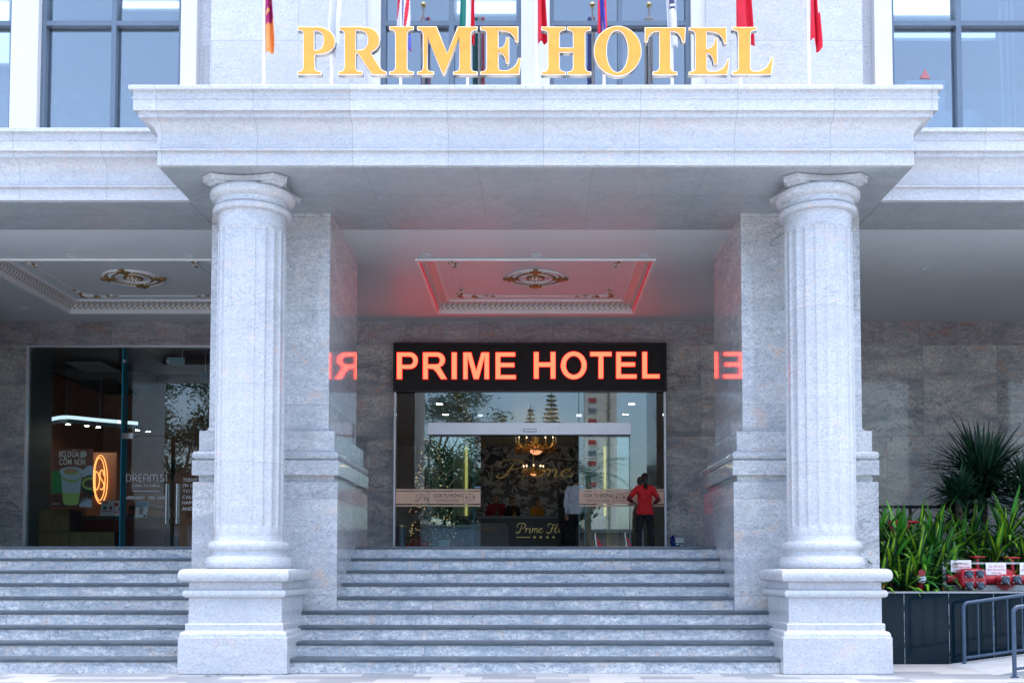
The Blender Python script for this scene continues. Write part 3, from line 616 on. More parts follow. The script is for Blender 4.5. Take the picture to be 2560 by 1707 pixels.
flag(2023, 'red flag with white lining on the last flagpole at the right', 'white flagpole at the right end of the canopy roof', 2026, lambda py: lerp(2042, 2052, min(1, py/110)), lambda u, py, v: 1 if u > .86 and py < 40 else 0, lambda u: 103+30*max(0, sin((u-.25)*3.1)), 9)
# ------------------------------------------------------------------ LED sign over the entrance
YS = 20.68
GC = lambda p: (970+p[0]/3.3127, 850+p[1]/3.3127)
(sx0, _, sz0), (sx1, _, sz1) = at(983, 979, YS), at(1666, 856.5, YS)
R = thing('led_sign', 'black display board with glowing red letters PRIME HOTEL over the entrance', 'sign', ((sx0+sx1)/2, YS, sz0))
k = N('led_panel_face'); p = k.pos(); sp = k.n('ShaderNodeSeparateXYZ', {0: p})
g = k.math('MULTIPLY', k.math('GREATER_THAN', k.math('FRACT', k.math('MULTIPLY', sp.outputs[0], 3.9)), .01), 1)
M['led_panel'] = k.bsdf(k.mix(g, (.004,.004,.004), (.011,.011,.011)), .6, 0, .3)
MB().box(sx0+.04, sx1-.04, YS, YW-.01, sz0+.03, sz1-.03).build('display_panel', M['led_panel'], R)
MB().box(sx0, sx0+.04, YS-.02, YW-.005, sz0, sz1).box(sx1-.04, sx1, YS-.02, YW-.005, sz0, sz1).box(sx0+.04, sx1-.04, YS-.018, YW-.005, sz0, sz0+.03).box(sx0+.04, sx1-.04, YS-.018, YW-.005, sz1-.03, sz1).build('case_frame', M['black'], R)
LT = [[[(73,325),(73,102)]+arc(183,171,66,69,-90,90)+[(118,240),(118,325)], [(117,138)]+arc(178,171,30,33,-90,90)+[(117,204)]],
 [[(289,325),(289,102)]+arc(408,165,66,63,-90,68)+[(447,250),(491,325),(438,325),(398,264),(375,242),(332,236),(332,325)], [(332,138)]+arc(402,169,28,31,-90,90)+[(332,200)]],
 [[(527,325),(527,102),(571,102),(571,325)]],
 [[(622,325),(622,102),(690,102),(731,250),(773,102),(838,102),(838,325),(798,325),(798,150),(752,325),(710,325),(661,150),(661,325)]],
 [[(890,325),(890,102),(1055,102),(1055,138),(932,138),(932,188),(1048,188),(1048,226),(932,226),(932,288),(1060,288),(1060,325)]],
 [[(1207,321),(1207,98),(1249,98),(1249,184),(1345,184),(1345,98),(1388,98),(1388,321),(1345,321),(1345,224),(1249,224),(1249,321)]],
 [arc(1538,210,108,116,0,360,48)[:-1], arc(1538,210,64,77,0,360,40)[:-1]],
 [[(1673,97),(1853,97),(1853,136),(1784,136),(1784,320),(1742,320),(1742,136),(1673,136)]],
 [[(1888,320),(1888,98),(2054,98),(2054,134),(1930,134),(1930,184),(2047,184),(2047,221),(1930,221),(1930,283),(2060,283),(2060,320)]],
 [[(2104,319),(2104,97),(2146,97),(2146,282),(2250,282),(2250,319)]]]
for i, loops in enumerate(LT):
    W = [to_xz(GC, L, YS) for L in loops]; L0 = [[(x-R.location.x, z-R.location.z) for x, z in L] for L in W]
    me = curve_mesh(L0, .0015, .006); link('letter_glow', stand(me, (0, -.004, 0), M['led_rim']), R)
    me = curve_mesh(L0, .0015, -.006); link('letter', stand(me, (0, -.010, 0), M['led']), R)
# ------------------------------------------------------------------ glass entrance
def bx(px0, px1, pyb, pyt, Y, t, mb=None):
    a = at(px0, pyb, Y); b = at(px1, pyt, Y); return (mb or MB()).box(a[0], b[0], Y, Y+t, a[2], b[2])
def pane(px0, px1, pyb, pyt, Y, name, parent, mat='glass', t=.012, zb=None, ztp=None):
    a = at(px0, pyb, Y); b = at(px1, pyt, Y); z0 = a[2] if zb is None else zb; z1 = b[2] if ztp is None else ztp
    m = MB(); m.m(0); x0, x1 = a[0], b[0]
    m.add([(x0,Y,z0),(x1,Y,z0),(x1,Y,z1),(x0,Y,z1)], [(0,1,2,3)]); m.add([(x0,Y+t,z0),(x1,Y+t,z0),(x1,Y+t,z1),(x0,Y+t,z1)], [(3,2,1,0)])
    m.m(1)
    for q in ((x0, x0), (x1, x1)): m.add([(q[0],Y,z0),(q[0],Y+t,z0),(q[0],Y+t,z1),(q[0],Y,z1)], [(0,1,2,3)])
    return m.build(name, [M[mat], M['teal']], parent)
G = thing('glass_entrance', 'frameless glass entrance wall with steel jambs and aluminium door beam', 'entrance', (0, YG, LZ))
zb = LZ+.01; zo = zat(1084, YG); ztop = zat(965, YG)
pl_ = pane(989, 1183.5, 1370, 1000, YG, 'fixed_panel', G, zb=zb, ztp=ztop); pr_ = pane(1462, 1660, 1370, 1000, YG, 'fixed_panel', G, zb=zb, ztp=ztop)
pane(1185, 1446, 1080, 965, YG-.02, 'transom_pane', G, zb=zo, ztp=ztop); pane(1448, 1460, 1080, 965, YG-.02, 'transom_pane', G, zb=zo, ztp=ztop)
for px, sx in ((1183.5, 1), (1462, -1)):       # glass fins behind the panel joints
    x = xat(px, YG); MB().box(x-.009, x+.009, YG+.02, YG+.26, zb, ztop).build('glass_fin', M['teal'], G)
j = MB(); a = xat(985, YG, 3); b = xat(1664.5, YG, 3)
j.box(EX0, EX0+.035, YG-.03, YG+.05, LZ, ztop).box(EX1-.035, EX1, YG-.03, YG+.05, LZ, ztop).box(EX0+.035, EX1-.035, YG-.025, YG+.045, ztop-.02, ztop+.05); j.build('jamb_frame', M['alu'], G)
bx(1070, 1578, 1085.5, 1056.5, 20.56, .12).build('operator_beam', M['alu'], G)
MB().box(xat(1070, 20.56), xat(1578, 20.56), 20.565, 20.72, zat(1088.5, 20.56), zat(1085.5, 20.56)).build('beam_shadow_gap', M['black'], G)
s_ = MB(); bx(1308, 1341, 1079, 1071.5, 20.545, .014, s_); s_.build('door_sensor', M['black'], G); bx(1309.3, 1339.7, 1077.8, 1072.7, 20.542, .003).build('sensor_lens', M['alu'], G)
for px in (1201, 1447.5): bx(px-6.5, px+6.5, 1041.5, 1035, YG-.035, .06).build('patch_fitting', M['chrome'], G)
def bands(px0, px1, Y, parent):
    m = MB(); bx(px0, px1, 1226, 1222, Y, .001, m); bx(px0, px1, 1258.8, 1228, Y, .001, m); bx(px0, px1, 1265.5, 1261.8, Y, .001, m); return m.build('vinyl_band', M['band'], parent)
bl = bands(989, 1183, YG-.004, pl_.parent); br_ = bands(1462.5, 1660, YG-.004, G)
def script_letters(strokes, fn, Y, ext, mat, parent, name='lettering'):
    mb = []
    for pts, w_ in strokes:
        P = smooth_path(pts, 7); n = len(P); ws = [w_[0]+(w_[1]-w_[0])*sin(pi*i/(n-1))**1.2 for i in range(n)]
        W = to_xz(fn, ribbon(P, ws), Y); o = wpos(parent)
        mb.append([(x-o.x, z-o.z) for x, z in W])
    vs = MB()
    for L in mb:
        n = len(L)//2
        for i in range(n-1):
            a, b = L[i], L[i+1]; c_, d_ = L[2*n-2-i], L[2*n-1-i]
            q = [(a[0], -ext, a[1]), (b[0], -ext, b[1]), (c_[0], -ext, c_[1]), (d_[0], -ext, d_[1])]
            vs.add(q+[(x, 0, z) for x, _, z in q], [(0,1,2,3), (4,7,6,5), (0,4,5,1), (2,6,7,3)])
    me = vs.mesh(mat, None); o_ = link(name, me, parent); o_.location = (0, Y-wpos(parent).y, 0); return o_
# script word "Prime" in a unit box: x 0..~5.2, y 0 (base) .. 2 (cap), y grows upward
PRIME = [([(.05,.35),(-.12,.05),(.1,-.12),(.45,.15),(.8,1.0),(1.05,1.75)], (.05,.16)), ([(.2,1.15),(.05,1.5),(.3,1.95),(.95,2.1),(1.55,1.85),(1.6,1.35),(1.2,1.0),(.85,1.0)], (.05,.13)),
 ([(1.5,.55),(1.75,.95),(1.85,.85),(1.7,.4),(1.6,0)], (.05,.13)), ([(1.75,.5),(2.0,.9),(2.25,.95),(2.3,.8)], (.04,.1)), ([(2.3,.4),(2.55,.95),(2.4,.4),(2.38,.08),(2.55,.02),(2.75,.3)], (.05,.14)), ([(2.68,1.38),(2.74,1.46)], (.1,.1)),
 ([(2.8,.55),(3.0,.95),(2.95,.5),(2.8,0)], (.05,.13)), ([(2.92,.45),(3.2,.9),(3.4,.92),(3.35,.5),(3.22,0)], (.05,.13)), ([(3.34,.45),(3.6,.9),(3.82,.92),(3.78,.5),(3.7,.1),(3.85,0),(4.1,.3)], (.05,.13)), ([(4.1,.42),(4.5,.6),(4.72,.85),(4.55,.98),(4.25,.7),(4.15,.25),(4.4,0),(4.75,.15),(5.0,.45)], (.05,.14))]
def unit(px0, pxw, pyb, ph): return lambda p: (px0+p[0]*pxw, pyb-p[1]*ph)
script_letters([s for s in PRIME[:5]], unit(1040, 12.6, 1251, 7.6), YG-.006, .001, M['text_dark'], G)
def leaf(px0, px1, tx, lab, sticker):
    Y = 20.66; a = xat(px0, Y); b = xat(px1, Y)
    D = thing('sliding_door', lab, 'glass door', ((a+b)/2, Y, LZ), 'sliding glass doors')
    pane(px0, px1, 1372, 1086, Y, 'pane', D, zb=LZ+.008)
    bands(px0+.5, px1-.5, Y-.004, D)
    fit_text('CỬA TỰ ĐỘNG', tx, tx+72.3, 1242, 1234.3, Y-.006, M['text_dark'], D, offset=.012)
    fit_text('AUTOMATIC DOOR', tx+7, tx+64, 1254, 1249.2, Y-.006, M['text_dark'], D)
    mk = MB(); bx(tx+1, tx+70, 1246.6, 1246.1, Y-.006, .001, mk); bx(tx+74.5, tx+75.2, 1255.5, 1232.7, Y-.006, .001, mk)
    x0, x1 = tx+83.8, tx+99.2
    for q in (x0, (x0+x1)/2, x1): bx(q-.35, q+.35, 1251, 1234.3, Y-.006, .001, mk)
    for q in (1234.6, 1250.7): bx(x0, x1, q+.35, q-.35, Y-.006, .001, mk)
    bx(x0-3, x0+3, 1243.3, 1242.3, Y-.006, .001, mk); bx(x1-3, x1+3, 1243.3, 1242.3, Y-.006, .001, mk)
    for tip, d_ in ((x0-5, 1), (x1+5, -1)): mk.prism([(at(p_[0], p_[1], Y)[0], at(p_[0], p_[1], Y)[2]) for p_ in ((tip, 1242.8), (tip+3.4*d_, 1246), (tip+3.4*d_, 1239.6))], 'y', Y-.006, Y-.005)
    bx((x0+x1)/2-.6, (x0+x1)/2+.6, 1244.5, 1241, Y-.0065, .001, mk)
    mk.build('pictogram', M['text_dark'], D); bx(sticker[0], sticker[1], 1219.5, 1216, Y-.006, .001).build('blue_sticker', plain('pale_blue_sticker', (.35,.55,.8), .5), D)
    for q in (px0+.4, px1-.4): bx(q-.35, q+.35, 1371.5, 1086.5, Y-.001, .015).build('glass_edge', M['glass_edge_pale'], D)
leaf(1072, 1202, 1083.8, 'open sliding glass door left of the doorway with peach band', (1187, 1201)); leaf(1447, 1575, 1459, 'open sliding glass door right of the doorway with peach band', (1448, 1461))
# ------------------------------------------------------------------ lobby behind the entrance
LY0, LY1, LX, LC = YW+.26, 31.7, 4.3, 4.98
M['lobby_wall'] = plain('lobby_stone_wall', (.17,.17,.155), .3, var=.15, scale=1.2)
M['lobby_white'] = plain('lobby_white_wall', (.5,.52,.52), .5, var=.05)
M['lobby_floor'] = plain('polished_lobby_floor', (.2,.18,.16), .12, var=.15, scale=1.5)
k = N('damask_wall'); p = k.pos(); q = k.map(p, (1, 1, 1.15))
f = k.ramp(k.noise(q, 2.1, 8, .76, 1.7), [(.48, 0.), (.515, 1.)])
M['damask'] = k.bsdf(k.mix(f, (.55,.56,.57), (.012,.012,.013)), .3, 0, .5)
struct(MB().box(-LX, LX, LY0-.02, LY1, LZ-.1, LZ).build('lobby_floor', M['lobby_floor']))
struct(MB().box(-LX, LX, LY0-.02, LY1, LC, LC+.1).build('lobby_ceiling', M['ceiling']))
struct(MB().box(-LX-.1, -LX, LY0-.02, LY1, LZ, LC).box(LX, LX+.1, LY0-.02, LY1, LZ, LC).build('lobby_side_wall', M['lobby_wall']))
def archp(cx_, w_, z0, z1, n=14): return [(cx_-w_, z0)]+[(cx_-w_*cos(pi*i/n), z1-w_+w_*sin(pi*i/n)) for i in range(n+1)]+[(cx_+w_, z0)]
m = MB(); m.m(0).box(-LX, LX, LY1, LY1+.1, LZ, LC); m.m(1).box(-2.03, 2.03, LY1-.06, LY1-.005, LZ, LC); m.m(2)
for sx in (-1, 1): m.prism(archp(sx*2.72, .21, LZ, 4.93), 'y', LY1-.012, LY1-.004)
struct(m.build('lobby_back_wall', [M['lobby_white'], M['damask'], M['black']]))
M['led_gold'] = emit('gold_light_strip', (1, .78, .22), .75)
for sx, w_ in ((-1, 'left'), (1, 'right')):
    solo(MB().box(sx*2.1-.035, sx*2.1+.035, LY1-.05, LY1-.01, LZ, LC).build('light_strip', M['led_gold']), 'vertical golden light strip beside the patterned lobby wall, %s of the desk' % w_, 'light strip')
M['bulb_white'] = emit('downlight_lens', (1, .97, .92), 60)
ns = ('nearest the door', 'second from the door', 'third from the door', 'deep in the lobby')
for i, y in enumerate((21.75, 23.4, 25.0, 27.6)):
    for sx, w_ in ((-1, 'left'), (1, 'right')):
        R = thing('downlight', 'round lit downlight in the lobby ceiling, %s side, %s' % (w_, ns[i]), 'downlight', (sx*2.16, y, LC), 'lobby downlights')
        MB().lathe([(.1, 0), (.1, -.01), (.075, -.012), (.075, 0)], (sx*2.16, y, LC), 20).build('ring', M['plaster'], R, 40)
        MB().lathe([(.07, -.006), (.0, -.0065)], (sx*2.16, y, LC), 16, False).build('lens', M['bulb_white'], R)
for sx, w_ in ((-1, 'left'), (1, 'right')):
    b = MB(); rnd = random.Random(5)
    b.box(sx*1.66-.09, sx*1.66+.09, LY0+.1, LY1-.1, LC-.05, LC)
    for i in range(60):
        b.ball((sx*1.66+rnd.uniform(-.06, .06), LY0+.2+i*.17, LC-.055), (.07, .07, .035), 6, 4)
    solo(b.build('gilded_moulding', M['gold'], None, 60), 'gilded leaf moulding running along the lobby ceiling, %s side' % w_, 'moulding')
# reception desk
YD = 28.6
R = thing('reception_desk', 'long black reception desk with gold script and four stars', 'reception desk', (.0, YD, LZ))
dz = zat(1295.5, YD); d1 = zat(1289, YD); b = MB(); b.box(-2.3, 1.95, YD+.02, YD+.6, LZ, dz)
for i in range(70): x = -2.28+i*.06; b.box(x, x+.03, YD, YD+.02, LZ, dz)
b.build('body', M['black'], R); MB().box(-2.36, 2.0, YD-.03, YD+.64, dz, d1).build('counter_top', plain('dark_slate_top', (.09,.11,.13), .3), R)
script_letters(PRIME, unit(1292, 13.4, 1331, 11.4), YD-.012, .006, M['gold'], R)
HH = [([(0,.3),(-.1,.05),(.3,-.1),(.8,.4),(1.1,1.4),(1.3,1.95)], (.06,.2)), ([(.25,1.2),(.15,1.7),(.6,2.0),(1.2,1.7),(1.9,1.85)], (.05,.14)), ([(2.1,1.95),(1.8,1.2),(1.5,.3),(1.7,0),(2.0,.25)], (.06,.2)), ([(.6,.95),(1.3,1.05),(2.0,1.0)], (.05,.12)), ([(2.4,.9),(2.3,.2),(2.6,.1)], (.06,.16))]
script_letters(HH, unit(1368, 12.5, 1331, 11.4), YD-.012, .006, M['gold'], R, 'lettering')
b = MB(); bx(1291, 1326, 1343, 1341.4, YD-.012, .008, b)
for px in (1336.5, 1352, 1368.5, 1384): c0 = at(px, 1342.3, YD); b.prism([(c0[0]+(.052 if i % 2 == 0 else .021)*sin(pi*i/5), c0[2]+(.052 if i % 2 == 0 else .021)*cos(pi*i/5)) for i in range(10)], 'y', YD-.02, YD-.004)
b.build('star_emblem', M['gold'], R)
YB = 28.35; a0 = at(1176, 1364, YB); a1 = at(1272, 1307, YB)
R = thing('reception_board', 'grey rounded reception board in front of the black desk', 'board', ((a0[0]+a1[0])/2, YB, LZ))
rr = .13; MB().prism([(a0[0], LZ), (a1[0], LZ)]+[(a1[0]-rr+rr*cos(t), a1[2]-rr+rr*sin(t)) for t in [pi/2*i/6 for i in range(7)]]+[(a0[0], a1[2])], 'y', YB, YB+.08).build('board', plain('grey_laminate', (.13,.16,.2), .4), R)
fit_text('Reception', 1186, 1242, 1325, 1315, YB-.006, M['gold_dull'], R, ext=.003)
script_letters(PRIME, unit(1246, 38, 1192, 20.5), LY1-.1, .02, M['gold'], thing('wall_lettering', 'large gold script word Prime on the patterned lobby wall', 'lettering', (0, LY1-.06, 4)))
# chandelier and a copy imitating its reflection
M['candle'] = emit('candle_bulb', (1, .62, .3), 22); M['bowl'] = emit('lit_glass_bowl', (1, .42, .2), 1.1)
k = N('amber_crystal'); M['crystal'] = k.bsdf((.62,.27,.06), .12, .7, .8)
def chandelier(X, Y, pyc, s, label, narm):
    z = zat(pyc, Y); R = thing('chandelier', label, 'chandelier', (X, Y, z))
    b = MB(); b.tube([(X, Y, z-.1*s), (X, Y, z+.4*s), (X, Y, LC)], .018, 8); b.lathe([(.03*s, -.05*s), (.08*s, .0), (.05*s, .1*s), (.09*s, .22*s), (.03*s, .3*s)], (X, Y, z), 16)
    for i in range(narm):
        t = 2*pi*i/narm; P = [(X+r*s*cos(t), Y+r*s*sin(t), z+h*s) for r, h in ((.05,.05),(.2,-.06),(.36,-.03),(.45,.06),(.46,.12))]
        b.tube(smooth_path(P, 4), .014*s, 6)
    b.tube([(X+.3*s*cos(t), Y+.3*s*sin(t), z-.02*s) for t in [2*pi*i/28 for i in range(29)]], .012*s, 6, False); b.build('arms', M['gold'], R, 50)
    rnd = random.Random(2); b = MB()
    for i in range(230):
        t = rnd.uniform(0, 2*pi); r = s*rnd.choice((.46, .46, .4, .3, .2))*rnd.uniform(.9, 1.05); h = s*rnd.uniform(-.17, .05)
        b.ball((X+r*cos(t), Y+r*sin(t), z+h), (.014*s, .014*s, .022*s), 5, 4)
    o = b.build('crystals', M['crystal'], R); o['kind'] = 'stuff'
    for i in range(narm):
        t = 2*pi*i/narm; q = (X+.46*s*cos(t), Y+.46*s*sin(t), z+.12*s)
        c_ = MB().lathe([(.013*s, 0), (.013*s, .09*s)], q, 8).build('candle', M['plaster'], R)
        MB().ball((q[0], q[1], q[2]+.125*s), (.014*s, .014*s, .032*s), 8, 6).build('bulb', M['candle'], c_)
    MB().lathe([(0, -.21*s), (.06*s, -.2*s), (.12*s, -.165*s), (.145*s, -.11*s), (.14*s, -.105*s)], (X, Y, z), 20, False).build('bowl', M['bowl'], R, 50)
chandelier(.01, 26.0, 1114, 1.08, 'large gold chandelier with candle bulbs and glass bowl under the door beam', 12)
chandelier(-.06, 30.2, 1178, .62, 'smaller crystal chandelier copy imitating a reflection in front of the gold wall script', 8)  # added second chandelier shape stands in for the reflection in the lobby wall
# christmas tree, gifts, bin
TX, TY, TZ, TH_ = -2.3, 23.0, LZ, 2.58
R = thing('christmas_tree', 'dark christmas tree with fairy lights and red ornaments inside the glass', 'christmas tree', (TX, TY, TZ))
MB().tube([(TX, TY, TZ), (TX, TY, TZ+TH_*.97)], [.06, .01], 8).build('trunk', M['bark'], R)
rnd = random.Random(11); b = MB(); lights = MB(); balls = []
for i in range(3400):
    h = rnd.random()**1.25; r0 = .60*(1-h)**.85+.02; t = rnd.uniform(0, 2*pi); r = r0*rnd.uniform(.45, 1.06); z = TZ+.18+h*(TH_-.2)+(.1*sin(t*5+h*22))*(1-h)
    d = Vector((cos(t), sin(t), rnd.uniform(-.45, .25))).normalized(); s_ = d.cross(Vector((0, 0, 1))).normalized()*.022; c0 = Vector((TX+r*cos(t), TY+r*sin(t), z)); l = rnd.uniform(.07, .14)
    b.add([c0-s_, c0+s_, c0+d*l+s_*.2, c0+d*l-s_*.2], [(0, 1, 2, 3)])
    if i % 15 == 0: q = c0+d*l; lights.ball(tuple(q), .0082, 5, 4)
    if i % 90 == 0: balls.append(tuple(c0+d*.05))
b.build('foliage', M['conifer'], R)
M['fairy'] = emit('fairy_light', (1, .66, .28), 2.2); o = lights.build('fairy_lights', M['fairy'], R); o['kind'] = 'stuff'
for q in balls: MB().ball(q, .042, 10, 7).build('bauble', M['maroon_gloss'], R, 60)
for px, py, w_, h_, mat, lab in ((1022, 1364, .17, .17, 'red_shirt', 'red gift box at the left foot of the christmas tree'), (1040, 1364, .2, .28, 'maroon_gloss', 'tall dark red gift box under the christmas tree'), (1060, 1364, .17, .2, 'red_shirt', 'red gift box right of the tall one under the christmas tree'), (1110, 1364, .22, .24, 'white_panel', 'white box on the lobby floor right of the christmas tree'), (1147, 1364, .18, .26, 'maroon', 'dark red parcel right of the white box')):
    x = xat(px, 22.3); R = thing('gift_box' if 'white' not in lab.split()[0] else 'storage_box', lab, 'box', (x, 22.3, LZ))
    MB().box(x-w_/2, x+w_/2, 22.3, 22.3+w_, LZ, LZ+h_).build('box', M[mat], R); MB().box(x-w_/2-.008, x+w_/2+.008, 22.292, 22.308+w_, LZ+h_, LZ+h_+.035).build('lid', M[mat], R)
    if 'gift' in lab: MB().box(x-.015, x+.015, 22.288, 22.31+w_, LZ, LZ+h_+.04).build('ribbon', M['gold_dull'], R)
x = xat(1003, 21.5); R = thing('umbrella_stand', 'dark cylinder bin with a gold rim just inside the glass', 'bin', (x, 21.5, LZ))
MB().lathe([(.1, 0), (.1, .52)], (x, 21.5, LZ), 24).build('body', M['frame'], R, 40); MB().lathe([(.105, .52), (.105, .55), (.09, .55)], (x, 21.5, LZ), 24, False).build('rim', M['gold'], R, 40)
# bucket and cloth beside the woman
x = xat(1696, 20.1); R = thing('paint_bucket', 'green bucket with white lid by the stone wall', 'bucket', (x, 20.1, LZ))
MB().lathe([(.092, 0), (.108, .19)], (x, 20.1, LZ), 24).build('body', plain('green_plastic', (.005,.16,.11), .4), R, 40)
MB().lathe([(.104, .155), (.115, .157), (.117, .205), (.11, .21), (.112, .25), (.1, .255), (0, .255)], (x, 20.1, LZ), 24, False).build('lid', M['white_panel'], R, 40)
b = MB()
for dx, z in ((-.03, .12), (.05, .1), (-.02, .05), (.045, .045)): b.box(x+dx-.03, x+dx+.03, 20.1-.109, 20.1-.1, LZ+z, LZ+z+.018)
b.build('printed_mark', M['text_white'], R)
b = MB(); rnd = random.Random(4); xc = xat(1683, 20.05)
vs = []; fs = []; nx, nz = 8, 10
for i in range(nx+1):
    for j in range(nz+1): u, v = i/nx, j/nz; vs.append((xc-.05+.11*u*(1-.45*v), 20.02+.035*sin(u*9+v*3), LZ+.07+.19*v+.05*u*(v)))
for i in range(nx):
    for j in range(nz): a = i*(nz+1)+j; fs.append((a, a+nz+1, a+nz+2, a+1))
b.add(vs, fs); o = b.build('cleaning_cloth', plain('blue_cloth', (.01,.02,.2), .85), None, 60); o.modifiers.new('s', 'SOLIDIFY').thickness = .008
solo(o, 'dark blue cloth draped over the edge of the green bucket', 'cloth')
# ------------------------------------------------------------------ cafe behind the left window
CY0, CY1, CXA, CXB, CC = YW+.26, 28.0, -11.6, -4.42, 5.95
M['cafe_wall'] = plain('brown_cafe_wall', (.3,.13,.075), .6, var=.15, scale=2)
M['cafe_dark'] = plain('black_cafe_ceiling', (.02,.022,.024), .8, var=.2)
M['duct'] = plain('grey_duct', (.075,.095,.105), .6, var=.15, scale=3)
struct(MB().box(CXA, CXB, CY0-.02, CY1, LZ-.1, LZ).build('cafe_floor', M['lobby_floor'])); struct(MB().box(CXA, CXB, CY0-.02, CY1, CC, CC+.1).build('cafe_ceiling', M['cafe_dark']))
struct(MB().box(CXA, CXB, CY1, CY1+.1, LZ, CC).build('cafe_back_wall', M['cafe_wall']))
struct(MB().box(CXA-.1, CXA, CY0-.02, CY1, LZ, CC).box(CXB, CXB+.1, CY0-.02, CY1, LZ, CC).build('cafe_side_wall', M['cafe_wall']))
struct(MB().box(CXA, xat(66, YW+.3), CY0, 22.2, LZ, CC).build('cafe_wall_return', plain('grey_cafe_panel', (.1,.12,.125), .5, var=.08)))
SF = thing('cafe_storefront', 'frameless cafe shop window with glass double door and white lettering', 'shop window', ((SX0+SX1)/2, YW+.06, LZ)); YC = YW+.06; zct = zt
def cpane(a, b, nm, z0=LZ+.015, z1=None, Y=YC, par=None): return pane(a, b, 1370, 900, Y, nm, par or SF, 'glass_shop', zb=z0, ztp=z1 or zct-.03)
MB().box(SX0, SX0+.035, YC-.05, YC+.03, LZ, zct).box(SX0+.035, SX1, YC-.05, YC+.03, zct-.03, zct).build('frame', M['alu'], SF)
cpane(63, 295, 'window_pane'); zdt = zat(1090, YC)
cpane(303, 600, 'transom_pane', zdt+.01)
x = xat(297.5, YC); MB().box(x-.012, x+.012, YC, YC+.28, LZ, zct-.03).build('glass_fin', M['teal'], SF)
bx(304, 330.5, 1096, 1082.5, YC-.03, .06).build('patch_fitting', M['chrome'], SF)
for px in (309, 420): bx(px-4, px+4, 906, 899, YC+.02, .04).build('glass_clip', M['alu'], SF)
for pa, pb, hx_, lab in ((311, 431.5, 417.5, 'left leaf of the cafe glass door with opening hours'), (434, 556, 444, 'right leaf of the cafe glass door, partly behind the stone pier')):
    xa, xb = xat(pa, YC), xat(pb, YC); D = thing('cafe_door', lab, 'glass door', ((xa+xb)/2, YC, LZ), 'cafe door leaves')
    cpane(pa, pb, 'pane', z1=zdt, par=D)
    x = xat(hx_-2.5, YC); za, zb_ = zat(1309, YC), zat(1209, YC)
    for yy in (-.06, .07): MB().tube([(x, YC+yy, za), (x, YC+yy, zb_)], .021, 12).build('handle', M['steel'], D, 40)
    MB().tube([(x, YC-.06, za+.1), (x, YC+.07, za+.1)], .012, 8).tube([(x, YC-.06, zb_-.1), (x, YC+.07, zb_-.1)], .012, 8).build('handle_bolt', M['chrome'], D, 40)
    Yt = YC-.004
    if pa == 311:
        # thin rounded capitals of the cafe name
        st = [[(0,0),(0,1),(.25,1),(.5,.85),(.6,.5),(.5,.15),(.25,0),(0,0)], [(.9,0),(.9,1),(1.2,1),(1.38,.85),(1.35,.6),(1.15,.48),(.95,.48)], [(1.15,.48),(1.45,0)], [(2.15,1),(1.8,1),(1.72,.85),(1.72,.15),(1.8,0),(2.15,0)], [(1.72,.5),(2.1,.5)], [(2.4,0),(2.4,.7),(2.5,.95),(2.7,1),(2.9,.95),(3.0,.7),(3.0,0)], [(2.4,.42),(3.0,.42)], [(3.3,0),(3.3,.75),(3.4,.95),(3.55,1),(3.7,.95),(3.78,.75),(3.78,.1)], [(3.78,.75),(3.88,.95),(4.02,1),(4.18,.95),(4.27,.75),(4.27,0)],
              [(5.2,.92),(5.0,1),(4.8,.95),(4.72,.75),(4.8,.58),(5.05,.45),(5.2,.28),(5.15,.08),(4.95,0),(4.72,.06)], [(5.55,0),(5.55,1)]]
        script_letters([(s_, (.085, .0851)) for s_ in st], lambda p: (316.5+p[0]*17.9, 1203-p[1]*17.5), Yt, .0008, M['text_white'], D)
        fit_text('Coffee, Tea & More', 331, 400, 1216, 1210.5, Yt, M['text_white'], D, offset=.006)
        fit_text('OPEN DAILY', 315, 362, 1247, 1240, Yt, M['text_white'], D, offset=.012); fit_text('7:30 - 23:00', 370.5, 414, 1247, 1240, Yt, M['text_white'], D, offset=.012)
        bx(331, 399, 1227.8, 1226.4, Yt, .0008).build('rule', M['text_white'], D)
    else:
        for tx, w_, yb_ in (("TODAY", 36, 1203), ("I'M GOING", 58, 1217.3), ("TO BE", 35, 1231.3), ("CALM", 32, 1246), ("HAPPY", 37, 1260.3), ("AND", 26, 1275.3)):
            fit_text(tx, 457.3-(yb_-1203)*.03, 457.3-(yb_-1203)*.03+w_, yb_, yb_-8.3, Yt, M['text_white'], D, offset=.008)
# poster
PQ = lambda p: (40+p[0]/5.407, 1090+p[1]/5.407); YPo = YC+.06
for n_, c_ in (('po_bg', (.27,.075,.045)), ('po_dark', (.14,.035,.022)), ('po_cream', (.66,.6,.5)), ('po_white', (.6,.58,.62)), ('po_milk', (.5,.48,.52)), ('po_green', (.28,.42,.07)), ('po_lime', (.42,.5,.12)), ('po_moss', (.06,.25,.07)), ('po_skin', (.03,.07,.03)), ('po_seed', (.16,.07,.05)), ('po_orange', (.6,.25,.12))):
    M[n_] = plain(n_, c_, .5, var=.06, scale=20)
PM = ['po_bg', 'po_dark', 'po_cream', 'po_white', 'po_milk', 'po_green', 'po_lime', 'po_moss', 'po_skin', 'po_seed', 'po_orange']
R = thing('poster', 'brown poster of a green avocado drink on the cafe window', 'poster', at(178, 1268, YPo))
b = MB(); lay = [0]
def pp(poly, mi): lay[0] += 1; b.m(mi); L = to_xz(PQ, poly, YPo); b.prism(L, 'y', YPo-.0006*lay[0]-.0005, YPo-.0006*lay[0]+.0001)
b.m(0); L = to_xz(PQ, [(490,170),(1045,175),(1030,968),(465,962)], YPo); b.prism(L, 'y', YPo, YPo+.006)
pp([(468,790),(1034,760),(1030,960),(466,955)], 1); pp([(483,470),(560,468),(620,510),(625,760),(470,785)], 7)
rs = random.Random(8)
